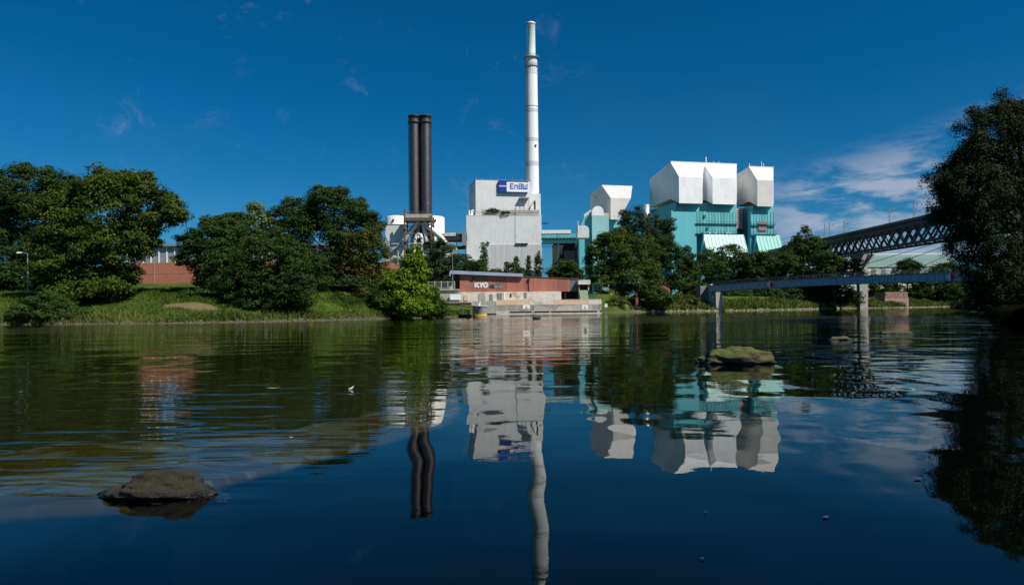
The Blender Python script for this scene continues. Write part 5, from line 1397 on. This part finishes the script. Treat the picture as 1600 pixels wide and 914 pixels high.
# ================================================================== TREES
TG = 'trees along the far bank'
tree('broadleaf_tree', 'tall dark rounded tree cut by the left edge of the picture', [(50, 305, 60, 50), (-20, 340, 50, 60), (10, 400, 66, 46), (92, 380, 50, 56), (60, 432, 56, 24, -20), (88, 298, 34, 32), (0, 436, 50, 20, -40)], 103, 'dark', 45, group=TG)
tree('broadleaf_tree', 'wide dome shaped tree with sunlit yellowish leaf tips, largest on the left bank',
     [(178, 325, 74, 58, 4), (118, 350, 56, 55, -6), (235, 325, 42, 38, -3), (178, 385, 60, 50, -6), (130, 415, 60, 42, -6), (268, 335, 26, 18, -2), (212, 380, 34, 28, -6), (170, 300, 48, 35, 4), (88, 390, 40, 40, 0), (150, 440, 52, 22, -4), (210, 292, 38, 24, 4), (284, 336, 12, 9, 0), (140, 455, 54, 15, -22), (185, 452, 34, 14, -26), (205, 430, 16, 14, -2), (95, 450, 30, 16, -10)], 91, 'round', 172, group=TG, leafpx=3.6, seed=11)
tree('broadleaf_tree', 'mid green tree leaning over the bank right of the dome shaped tree', [(335, 378, 38, 32, 3), (310, 402, 34, 22), (344, 346, 13, 15, 2), (330, 358, 20, 18, 2), (300, 380, 22, 16, 0), (358, 420, 46, 42), (332, 440, 30, 24), (355, 462, 36, 20), (358, 362, 24, 20, 4), (282, 405, 16, 9), (320, 466, 30, 14, -14)], 93, 'mid', 335, group=TG, seed=4)
tree('broadleaf_tree', 'low spreading dark tree whose branches touch the water on the left bank', [(420, 410, 55, 45, 2), (385, 450, 44, 38, -1), (450, 455, 46, 34, -1), (425, 390, 40, 24, 2), (410, 480, 38, 17, -2), (465, 425, 38, 36, 1), (385, 480, 24, 14, -2)], 90, 'dark', 415, group=TG, seed=9)
tree('broadleaf_tree', 'tallest dark tree of the left group with a ragged double crown', [(465, 342, 36, 32, 3), (520, 330, 46, 37, 2), (550, 365, 44, 40), (500, 385, 60, 50), (540, 425, 50, 38), (455, 365, 40, 40, 4), (505, 312, 26, 19, 3), (480, 430, 50, 30), (560, 340, 26, 22), (520, 455, 48, 15, -60), (562, 450, 32, 16, -60)], 110, 'dark', 520, group=TG, seed=21)
tree('broadleaf_tree', 'pale green tree top showing behind the dark left group', [(402, 344, 17, 24), (385, 356, 14, 16), (418, 358, 16, 22), (398, 332, 9, 14)], 135, 'pale', 400, group=TG, dens=.7)
tree('broadleaf_tree', 'bushy tree peak behind the leaning mid green tree', [(358, 352, 20, 20), (375, 350, 18, 20), (365, 375, 30, 25)], 125, 'mid', 365, group=TG)
tree('broadleaf_tree', 'loose olive tree with thin leafy shoots next to the brick wall end', [(578, 385, 22, 32), (565, 415, 28, 36), (592, 410, 16, 34), (585, 440, 22, 22), (590, 365, 9, 20), (555, 390, 20, 30), (575, 460, 24, 13, -20)], 106, 'olive', 575, group=TG, dens=.55, leafpx=2.6)
tree('round_shrub', 'low olive shrubs on the bank between the tallest dark tree and the yellow green tree', [(530, 468, 18, 8), (552, 472, 16, 8), (590, 466, 14, 12)], 101, 'mid', 555, cat='shrub', leafpx=2.6, trunk=False)
tree('conical_tree', 'bright yellow green pointed tree hanging over the water left of the quay', [(650, 395, 9, 20), (645, 418, 18, 22), (632, 440, 30, 22, -2), (650, 455, 26, 30, 0), (620, 465, 34, 24, -3), (600, 478, 22, 16, -4), (640, 482, 34, 14, -5), (655, 430, 16, 22), (612, 448, 18, 14)], 103, 'lime', 640, group=TG, leafpx=3.4, seed=31, nsat=3)
tree('broadleaf_tree', 'dark feathery tree between the yellow green tree and the red shed', [(690, 405, 24, 24), (676, 425, 20, 26), (700, 425, 18, 22), (685, 385, 12, 12), (712, 410, 12, 14)], 205, 'blue', 688, group=TG, leafpx=2.4)
tree('waterside_shrub', 'dark green shrub drooping to the water right of the yellow green tree', [(682, 474, 15, 20), (672, 485, 14, 13), (690, 486, 12, 11), (676, 458, 10, 12)], 110, 'mid', 680, cat='shrub', leafpx=2.6, trunk=False)
tree('round_shrub', 'large rounded olive shrub at the waterline on the far left', [(80, 485, 42, 25), (45, 492, 26, 18), (112, 494, 28, 16), (75, 472, 24, 15)], 82, 'mid', 78, cat='shrub', leafpx=2.6, trunk=False)
tree('round_shrub', 'dark shrub under the wide dome shaped tree', [(120, 452, 30, 15), (150, 456, 24, 12)], 95, 'dark', 130, cat='shrub', leafpx=2.6, trunk=False)
tree('round_shrub', 'bluish shrub on the bank right of the tallest dark tree', [(560, 458, 16, 14), (572, 468, 12, 10), (545, 462, 10, 10)], 107, 'blue', 560, cat='shrub', leafpx=2.6, trunk=False)
tree('round_shrub', 'shrub filling the shade below the leaning mid green tree', [(360, 470, 26, 14), (325, 468, 22, 12)], 98, 'dark', 345, cat='shrub', leafpx=2.6, trunk=False)
# poplars in front of the boiler house
PG = 'slim poplars in front of the white boiler house'
for px, yt, hw, lab in ((756, 377, 6.5, 'tallest slim poplar in front of the white boiler house'), (807, 399, 4.5, 'slim poplar in the middle of the row before the boiler house'), (791, 408, 4, 'shortest poplar before the boiler house'), (826, 398, 4.5, 'dark slim poplar second from the right before the boiler house'), (841, 389, 6, 'ragged slim poplar at the right corner of the boiler house')):
    hh_ = 440 - yt
    lb = [(px, yt + hh_ * .62, hw, hh_ * .40), (px + random.uniform(-.8, .8), yt + hh_ * .34, hw * .78, hh_ * .26), (px + random.uniform(-.6, .6), yt + hh_ * .15, hw * .42, hh_ * .15)]
    tree('poplar_tree', lab, lb, 235, 'mid' if px in (756, 791, 807) else 'blue', px, leafpx=1.9, group=PG, limbs=False, trunk_r=.15, clump=.62, dens=1.3)
SG = 'shrubs and small trees behind the red shed'
for px, py, rx, ry, kd, lab in ((726, 412, 14, 16, 'blue', 'dark bushy tree left of the tallest poplar'), (742, 420, 16, 14, 'dark', 'low dark tree at the foot of the tallest poplar'), (775, 427, 14, 6, 'olive', 'olive bush behind the blue roof edge'), (798, 419, 9, 10, 'olive', 'round olive bush between two poplars'), (816, 425, 8, 8, 'dark', 'small dark bush right of the middle poplar'), (866, 424, 13, 9, 'mid', 'light bush below the open sky gap'), (884, 418, 15, 15, 'mid', 'rounded bush below the pink panel'), (903, 428, 10, 8, 'dark', 'dark bush under the white silo')):
    tree('bushy_tree', lab, [(px, py, rx, ry), (px + rx * .4, py + 6, rx * .7, ry * .8), (px - rx * .4, py + 6, rx * .7, ry * .7)], 215, kd, px, leafpx=2.2, group=SG)
# right side
RG = 'trees on the right part of the far bank'
tree('broadleaf_tree', 'big dark round tree right of the green kiosk', [(960, 395, 36, 32, 3), (1000, 400, 34, 36), (940, 415, 26, 34), (985, 435, 42, 34), (945, 445, 28, 24), (1010, 440, 26, 30), (965, 378, 22, 16), (930, 388, 14, 14)], 195, 'round', 968, group=RG, leafpx=2.6, seed=5)
tree('poplar_tree', 'tall upright tree rising above the big round tree, in front of the teal tower', [(990, 345, 20, 22), (975, 360, 14, 18), (1000, 370, 20, 26), (1020, 350, 12, 24), (1035, 362, 20, 22), (1025, 385, 24, 24), (1048, 352, 8, 12)], 245, 'blue', 1005, group=RG, leafpx=2.2, dens=.9, seed=6)
tree('broadleaf_tree', 'dark tree with a drooping crown left of the footbridge end', [(1055, 415, 28, 28), (1075, 430, 22, 26), (1040, 395, 24, 22), (1060, 450, 30, 22), (1085, 455, 16, 18), (1070, 400, 14, 12)], 222, 'dark', 1062, group=RG, leafpx=2.3)
tree('broadleaf_tree', 'tree with a loose see-through crown in front of the mint apron', [(1110, 405, 22, 18), (1145, 402, 24, 17), (1125, 425, 38, 20), (1100, 425, 18, 22), (1165, 415, 20, 20), (1135, 392, 14, 8)], 275, 'mid', 1130, group=RG, leafpx=2.2, dens=.6)
tree('broadleaf_tree', 'dark tree below the gap between the two big teal towers', [(1180, 415, 24, 22), (1195, 408, 16, 14), (1175, 432, 24, 16)], 272, 'dark', 1182, group=RG, leafpx=2.2)
tree('broadleaf_tree', 'medium green tree before the green apron', [(1215, 412, 24, 20), (1205, 430, 26, 16), (1232, 405, 14, 16)], 278, 'mid', 1215, group=RG, leafpx=2.2)
tree('broadleaf_tree', 'pointed tree standing out against the sky left of the railway bridge', [(1255, 372, 12, 16), (1250, 392, 24, 20), (1270, 390, 20, 18), (1240, 410, 22, 22), (1265, 415, 28, 24), (1258, 360, 6, 9), (1244, 378, 8, 10)], 285, 'mid', 1255, group=RG, leafpx=2.2, seed=8)
tree('broadleaf_tree', 'dark tree under the left end of the lattice truss', [(1295, 412, 24, 18), (1320, 420, 24, 18), (1290, 430, 26, 18), (1335, 430, 14, 14)], 256, 'dark', 1305, group=RG, leafpx=2.2)
UG = 'undergrowth bushes below the footbridge'
for px, py, rx, ry, Y, kd, lab in ((1030, 465, 20, 13, 190, 'mid', 'bush left of the tree with drooping crown'), (1062, 472, 24, 12, 205, 'olive', 'olive bush on the bank left of the footbridge pier'), (1092, 470, 14, 14, 218, 'dark', 'dark bush against the footbridge abutment'), (1150, 462, 22, 14, 248, 'mid', 'bush right of the footbridge pier'), (1185, 458, 26, 16, 254, 'dark', 'dark bush below the small diamond board'), (1225, 462, 26, 14, 258, 'blue', 'bluish bush below the middle of the footbridge'), (1265, 462, 26, 14, 262, 'dark', 'dark bush beneath the footbridge near the railway pier'), (1305, 458, 26, 18, 262, 'dark', 'large dark bush left of the railway pier'), (1335, 464, 14, 12, 258, 'mid', 'small bush at the foot of the railway pier'), (1130, 478, 8, 6, 225, 'dark', 'low dark bush right beside the footbridge pier foot'), (965, 472, 18, 8, 180, 'olive', 'olive bush right of the quay end')):
    tree('river_bush', lab, [(px, py, rx, ry), (px + rx * .5, py + 4, rx * .6, ry * .8), (px - rx * .5, py + 4, rx * .6, ry * .8)], Y, kd, px, cat='bush', leafpx=2.4, group=UG, trunk=False)
for px, py, rx, lab in ((1112, 448, 26, 'shaded shrub behind the abutment end of the footbridge'), (1160, 446, 30, 'shaded shrub under the see-through crown'), (1215, 444, 32, 'shaded shrub beneath the tree before the green apron'), (1262, 446, 28, 'shaded shrub at the foot of the pointed tree')):
    tree('river_bush', lab, [(px, py, rx, 13), (px - rx * .6, py + 5, rx * .6, 12), (px + rx * .6, py + 5, rx * .6, 12), (px, py + 14, rx, 8)], 292, 'dark', px, cat='bush', leafpx=2.4, group=UG, trunk=False)
FG = 'trees between the railway pier and the right edge'
for px, py, rx, ry, Y, lab in ((1372, 448, 18, 20, 330, 'dark tree just right of the railway pier'), (1418, 418, 16, 12, 400, 'round tree top breaking the line of the green roofed hall'), (1415, 446, 30, 20, 350, 'dark tree above the pink brick block'), (1462, 446, 30, 20, 370, 'dark tree right of the pink brick block'), (1478, 421, 26, 11, 420, 'tree top showing over the right end of the footbridge'), (1510, 444, 30, 22, 390, 'dark tree beside the near dark tree edge'), (1550, 446, 30, 24, 400, 'dark tree almost hidden by the near dark tree'), (1590, 448, 30, 22, 410, 'dark tree at the right edge, behind the near tree')):
    tree('broadleaf_tree', lab, [(px, py, rx, ry), (px + rx * .5, py + 6, rx * .7, ry * .8), (px - rx * .5, py + 7, rx * .7, ry * .8), (px, py + 16, rx, ry * .6)], Y, 'dark', px, leafpx=2.2, group=FG)
# near willow on the right and the willow copies added beside it for shade
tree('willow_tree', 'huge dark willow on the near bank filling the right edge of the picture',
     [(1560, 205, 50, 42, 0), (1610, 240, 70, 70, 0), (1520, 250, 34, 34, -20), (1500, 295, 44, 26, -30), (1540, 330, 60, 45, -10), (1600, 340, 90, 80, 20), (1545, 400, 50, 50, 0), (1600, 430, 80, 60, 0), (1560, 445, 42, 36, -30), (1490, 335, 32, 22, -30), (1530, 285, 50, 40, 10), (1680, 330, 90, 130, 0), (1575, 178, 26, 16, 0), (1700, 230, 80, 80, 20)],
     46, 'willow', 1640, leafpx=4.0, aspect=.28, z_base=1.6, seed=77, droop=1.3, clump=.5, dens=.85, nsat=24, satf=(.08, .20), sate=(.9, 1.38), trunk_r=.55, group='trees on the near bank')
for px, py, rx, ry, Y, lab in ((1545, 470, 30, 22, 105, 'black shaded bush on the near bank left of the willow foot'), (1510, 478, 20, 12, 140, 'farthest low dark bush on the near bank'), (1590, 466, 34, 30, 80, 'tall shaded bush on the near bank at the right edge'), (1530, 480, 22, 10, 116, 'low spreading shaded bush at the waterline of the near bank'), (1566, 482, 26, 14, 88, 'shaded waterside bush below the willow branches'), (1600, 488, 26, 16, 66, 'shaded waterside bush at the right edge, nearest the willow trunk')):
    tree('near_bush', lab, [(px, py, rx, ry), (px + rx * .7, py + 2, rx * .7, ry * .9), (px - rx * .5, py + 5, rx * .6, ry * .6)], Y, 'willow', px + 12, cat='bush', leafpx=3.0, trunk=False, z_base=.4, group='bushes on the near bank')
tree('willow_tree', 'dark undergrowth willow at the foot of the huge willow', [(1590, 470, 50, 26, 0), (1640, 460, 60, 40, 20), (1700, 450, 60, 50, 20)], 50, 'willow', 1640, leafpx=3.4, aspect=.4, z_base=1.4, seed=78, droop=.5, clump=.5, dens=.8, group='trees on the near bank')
# two unseen trees added outside the frame to keep the sun off the willow
cr0 = [o for o in bpy.data.objects if o.name.startswith('willow_tree')][0]
for x_, y_, s_, rz_, lab in ((62, 26, 1.2, 1.2, 'unseen willow added outside the frame on the near bank to shade the huge one'), (48, 12, 1.05, 2.6, 'second unseen willow added outside the frame on the near bank for shade')):
    c_ = copy_tree(cr0); c_.location = (x_, y_, 2.0); c_.rotation_euler = (0, 0, rz_); c_.scale = (s_, s_, s_); c_['label'] = lab

# grass and weeds: uncountable
def tufts(name, n, xr, sr, kind, hmin, hmax, wd, seed, skip=None):
    rng = np.random.default_rng(seed)
    x = rng.uniform(*xr, n); s = rng.uniform(*sr, n) if sr[0] < sr[1] else np.full(n, sr[0])
    y = bankY(x) + s; z = ground(x, y)
    ok = z > .05
    if skip is not None: ok &= ~skip(x, y)
    ok &= (vnoise(x, y, .7, seed) + rng.uniform(-.9, .9, n)) > -.35
    x, y, z = x[ok], y[ok], z[ok]; n = len(x)
    h = rng.uniform(hmin, hmax, n) * (0.7 + .5 * vnoise(x, y, .35, 3)); h = np.maximum(h, hmin * .6)
    a = rng.uniform(0, math.pi, n); dx = np.cos(a) * wd / 2; dy = np.sin(a) * wd / 2
    lean = rng.normal(size=(n, 2)) * .35 * h[:, None]
    v = np.stack([np.stack([x - dx, y - dy, z - .03], 1), np.stack([x + dx, y + dy, z - .03], 1), np.stack([x + lean[:, 0] + dx * .4, y + lean[:, 1] + dy * .4, z + h], 1), np.stack([x + lean[:, 0] - dx * .4, y + lean[:, 1] - dy * .4, z + h * .92], 1)], 1).reshape(-1, 3)
    me = bpy.data.meshes.new(name)
    me.vertices.add(4 * n); me.vertices.foreach_set('co', v.astype(np.float32).ravel())
    me.loops.add(4 * n); me.loops.foreach_set('vertex_index', np.arange(4 * n, dtype=np.int32))
    me.polygons.add(n); me.polygons.foreach_set('loop_start', np.arange(0, 4 * n, 4, dtype=np.int32))
    me.update(calc_edges=True)
    tn = np.clip(.5 + .4 * vnoise(x, y, .25, 9) + rng.uniform(-.3, .3, n), 0, 1)
    at = me.attributes.new('tint', 'FLOAT', 'POINT'); at.data.foreach_set('value', np.repeat(tn, 4).astype(np.float32))
    me.materials.append(LEAF[kind])
    o = bpy.data.objects.new(name, me); C.objects.link(o)
    return o
dirt_skip = lambda x, y: ((x - dp.x) / 4.0) ** 2 + ((y - 86.6) / 1.5) ** 2 < .8
tag(tufts('grass', 110000, (-130, -9), (0.4, 20), 'grass', .12, .55, .12, 3, dirt_skip), 'short green grass on the sloping left bank', 'grass', kind='stuff')
tag(tufts('reeds', 22000, (-130, -9), (0.1, 3.6), 'weeds', .25, .95, .14, 4), 'taller rough weeds along the left waterline', 'weeds', kind='stuff')
tag(tufts('weeds', 60000, (27, 262), (0.5, 13), 'weeds', .4, 1.9, .35, 5), 'rough tall weeds on the right part of the far bank', 'weeds', kind='stuff')
# riprap stones at the waterline
def stones(name, n, xr, s0, s1, smin, smax, mt_, seed, lab):
    rng = np.random.default_rng(seed); mb = MB()
    for i in range(n):
        x = rng.uniform(*xr); s = rng.uniform(s0, s1); y = float(bankY(x)) + s; z = max(0, float(ground(x, y)))
        r = rng.uniform(smin, smax); pts = []
        for k_ in range(8):
            a = math.pi / 4 * k_ + rng.uniform(-.2, .2); q = r * rng.uniform(.7, 1.2); pts.append((x + q * math.cos(a) * 1.3, y + q * math.sin(a)))
        b0 = [(px_, py_, z - .1) for px_, py_ in pts]; b1 = [(x + (px_ - x) * .7, y + (py_ - y) * .7, z + r * rng.uniform(.35, .7)) for px_, py_ in pts]
        mb.add(b0 + b1, [tuple(range(7, -1, -1)), tuple(range(8, 16))] + [(k_, (k_ + 1) % 8, (k_ + 1) % 8 + 8, k_ + 8) for k_ in range(8)])
    tag(mb.build(name, mt_), lab, 'stones', kind='stuff')
M['stone'] = plain('bank stone', (0.10, 0.09, 0.07), .9, 0, .5, 1.3, .2)
M['stone_pale'] = plain('pale bank stone', (0.27, 0.24, 0.18), .9, 0, .4, 1.0, .2)
stones('riprap', 420, (-90, -8), -.1, .9, .10, .28, M['stone'], 1, 'dark stones along the left waterline')
stones('gravel_shore', 700, (26, 262), -.1, 1.2, .12, .36, M['stone_pale'], 2, 'pale stones along the right waterline')

# ================================================================== rocks in the river and floating bits
def rock(name, lab, c, rx, ry, rz, seed, m_, sink=.35, skew=(0, 0), cat='rock', peak=None):
    rng = np.random.default_rng(seed)
    nu, nv = 72, 40; vs = []; ph = rng.uniform(0, 6, 12)
    for j in range(nv + 1):
        th = math.pi * j / nv
        for i in range(nu):
            a = 2 * math.pi * i / nu
            d = Vector((math.sin(th) * math.cos(a), math.sin(th) * math.sin(a), math.cos(th)))
            n_ = 0
            for o_, (fq_, am) in enumerate(((2.1, .12), (4.3, .08), (9.0, .05), (19, .026), (37, .013))):
                n_ += am * (math.sin(d.x * fq_ + ph[o_] + 1.3 * math.sin(d.y * fq_ * 1.3)) + math.sin(d.y * fq_ * 1.1 + ph[o_ + 5] + 1.7 * math.sin(d.z * fq_)))
            for o_, (fq_, am) in enumerate(((3.1, .10), (6.7, .055), (14, .03))):
                n_ -= am * (1 - abs(math.sin(d.x * fq_ + d.z * 1.7 * fq_ * .5 + ph[o_ + 3])) ** .5) + am * .6 * (1 - abs(math.sin(d.y * fq_ * 1.2 - d.z * fq_ + ph[o_ + 7])) ** .5) - am * .5
            r = 1 + n_
            x, y, z = d.x * r * rx, d.y * r * ry, d.z * r * rz
            if peak: x += peak * max(0, d.z) * rx
            vs.append((x + skew[0] * z, y + skew[1] * z, z))
    fs = [(j * nu + i, (j + 1) * nu + i, (j + 1) * nu + (i + 1) % nu, j * nu + (i + 1) % nu) for j in range(nv) for i in range(nu)]
    mb = MB().add(vs, fs, True); o = mb.build(name, m_); o.location = (c[0], c[1], -sink * rz)
    return tag(o, lab, cat)
def rock_mat(name, base, moss, sc, mossamt):
    m, t, b = mat(name)
    geo = t.new('ShaderNodeNewGeometry'); pos = geo.outputs['Position']
    n = t.noise(pos, sc, 8, .7); n2 = t.noise(pos, sc * 5, 6, .7); sp = t.noise(pos, sc * 14, 3, .6)
    c = t.mix(n2, (*[q * .45 for q in base], 1), (*[q * 1.5 for q in base], 1))
    s_ = t.new('ShaderNodeSeparateXYZ'); t.link(geo.outputs['Normal'], s_.inputs[0])
    mf = t.math('MULTIPLY', t.sstep(t.math('ADD', t.math('MULTIPLY', s_.outputs[2], .35), n), .48, .75), mossamt)
    c = t.mix(mf, c, (*moss, 1))
    c = t.mix(t.math('MULTIPLY', t.sstep(sp, .60, .70), .7), c, (.22, .16, .08, 1))
    p_ = t.new('ShaderNodeSeparateXYZ'); t.link(pos, p_.inputs[0])
    wet = t.math('SUBTRACT', 1.0, t.sstep(p_.outputs[2], .02, .09))
    c = t.mix(t.math('MULTIPLY', wet, .95), c, (.012, .011, .008, 1))
    t.link(c, b.inputs['Base Color'])
    rg = t.math('SUBTRACT', .9, t.math('MULTIPLY', wet, .6)); t.link(rg, b.inputs['Roughness'])
    bp = t.new('ShaderNodeBump'); bp.inputs['Distance'].default_value = .25 / sc; bp.inputs['Strength'].default_value = .8
    t.link(t.math('ADD', n2, t.math('MULTIPLY', sp, .4)), bp.inputs['Height']); t.link(bp.outputs[0], b.inputs['Normal'])
    return m
rk1 = water_pt(243, 778); rk2 = water_pt(1158, 569)
rock('river_rock', 'dark wet mossy rock breaking the water at the lower left', (rk1.x - .06, rk1.y + .20), .43, .27, .165, 3, rock_mat('wet rock', (.013, .011, .006), (.026, .022, .007), 7, .7), .05, (0, -.35))
rock('river_rock', 'low olive moss covered rock in the middle of the river at the right', (rk2.x, rk2.y + .6), .84, .6, .34, 12, rock_mat('mossy rock', (.05, .042, .026), (.085, .096, .015), 3, 1.0), .05, (.2, -.1), peak=-.15)
q_ = water_pt(1312, 530); rock('river_rock', 'small weedy hump just above the water behind the olive rock', (q_.x, q_.y), .45, .35, .17, 5, rock_mat('weedy hump', (.06, .05, .03), (.09, .10, .03), 3, 1.0), .25)
q_ = water_pt(1395, 521); rock('river_rock', 'flat dark weedy hump near the right edge shadows', (q_.x, q_.y), .8, .5, .2, 8, rock_mat('weedy flat', (.05, .045, .025), (.07, .08, .025), 2, 1.0), .35)
q_ = water_pt(772, 644); rock('submerged_stone', 'brown stone just below the surface in the reflection of the boiler house', (q_.x, q_.y), .28, .2, .05, 6, rock_mat('sunk stone', (.09, .07, .03), (.09, .08, .03), 9, .8), .75)
# floating leaves
M['leaf_dry'] = plain('dry leaf', (.42, .30, .08), .7); M['feather'] = plain('white feather', (.75, .72, .66), .7); M['debris'] = plain('pale debris', (.06, .065, .06), .7)
def leaf(px, py, L_, W_, rz, m_, lab, lift=.004, nm='floating_leaf', cat='leaf'):
    q_ = water_pt(px, py); mb = MB(); n_ = 8; top = []; 
    for i in range(n_ + 1):
        s = i / n_; wd = W_ * math.sin(math.pi * s) ** .8 / 2 + .001
        top.append((-L_ / 2 + L_ * s, wd, lift + .006 + .25 * W_ * abs(s - .5))); 
    vs = []
    for x_, wd, z_ in top: vs += [(x_, -wd, z_), (x_, 0, z_ - .1 * W_ * .2), (x_, wd, z_)]
    fs = []
    for i in range(n_):
        for j in range(2): a_ = i * 3 + j; fs.append((a_, a_ + 3, a_ + 4, a_ + 1))
    n0 = len(vs); vs += [(x_, y_, z_ - .003) for x_, y_, z_ in vs[:]]; fs += [tuple(k_ + n0 for k_ in f[::-1]) for f in fs]
    o = mb.add(vs, fs).build(nm, m_); o.location = (q_.x, q_.y, 0); o.rotation_euler = (0, 0, rz)
    return tag(o, lab, cat)
leaf(428, 607, .27, .09, .1, M['leaf_dry'], 'yellow leaf floating left of the white feather')
o = leaf(549, 608, .07, .035, .3, M['feather'], 'curled white feather floating on the water', .0, 'floating_feather', 'feather')
mb = MB(); mb.tube([(-.05, 0, .01), (-.01, 0, .015), (.03, 0, .04), (.045, 0, .06)], [.006, .012, .010, .002], 6)
f2_ = mb.build('quill', M['feather'], o)
leaf(455, 684, .04, .02, .2, M['feather'], 'small white fleck floating over the shoal')
leaf(1434, 749, .07, .04, .1, M['debris'], 'grey leaf floating under the right tree reflection')
leaf(1290, 809, .055, .03, .5, M['debris'], 'dull leaf floating lowest but one on the right')
leaf(1102, 801, .025, .012, .5, M['debris'], 'tiny fleck floating in the dark blue water at the right')
leaf(1097, 874, .022, .012, .5, M['debris'], 'tiny fleck floating nearest the bottom edge')
print('leaves', LEAFTOTAL)
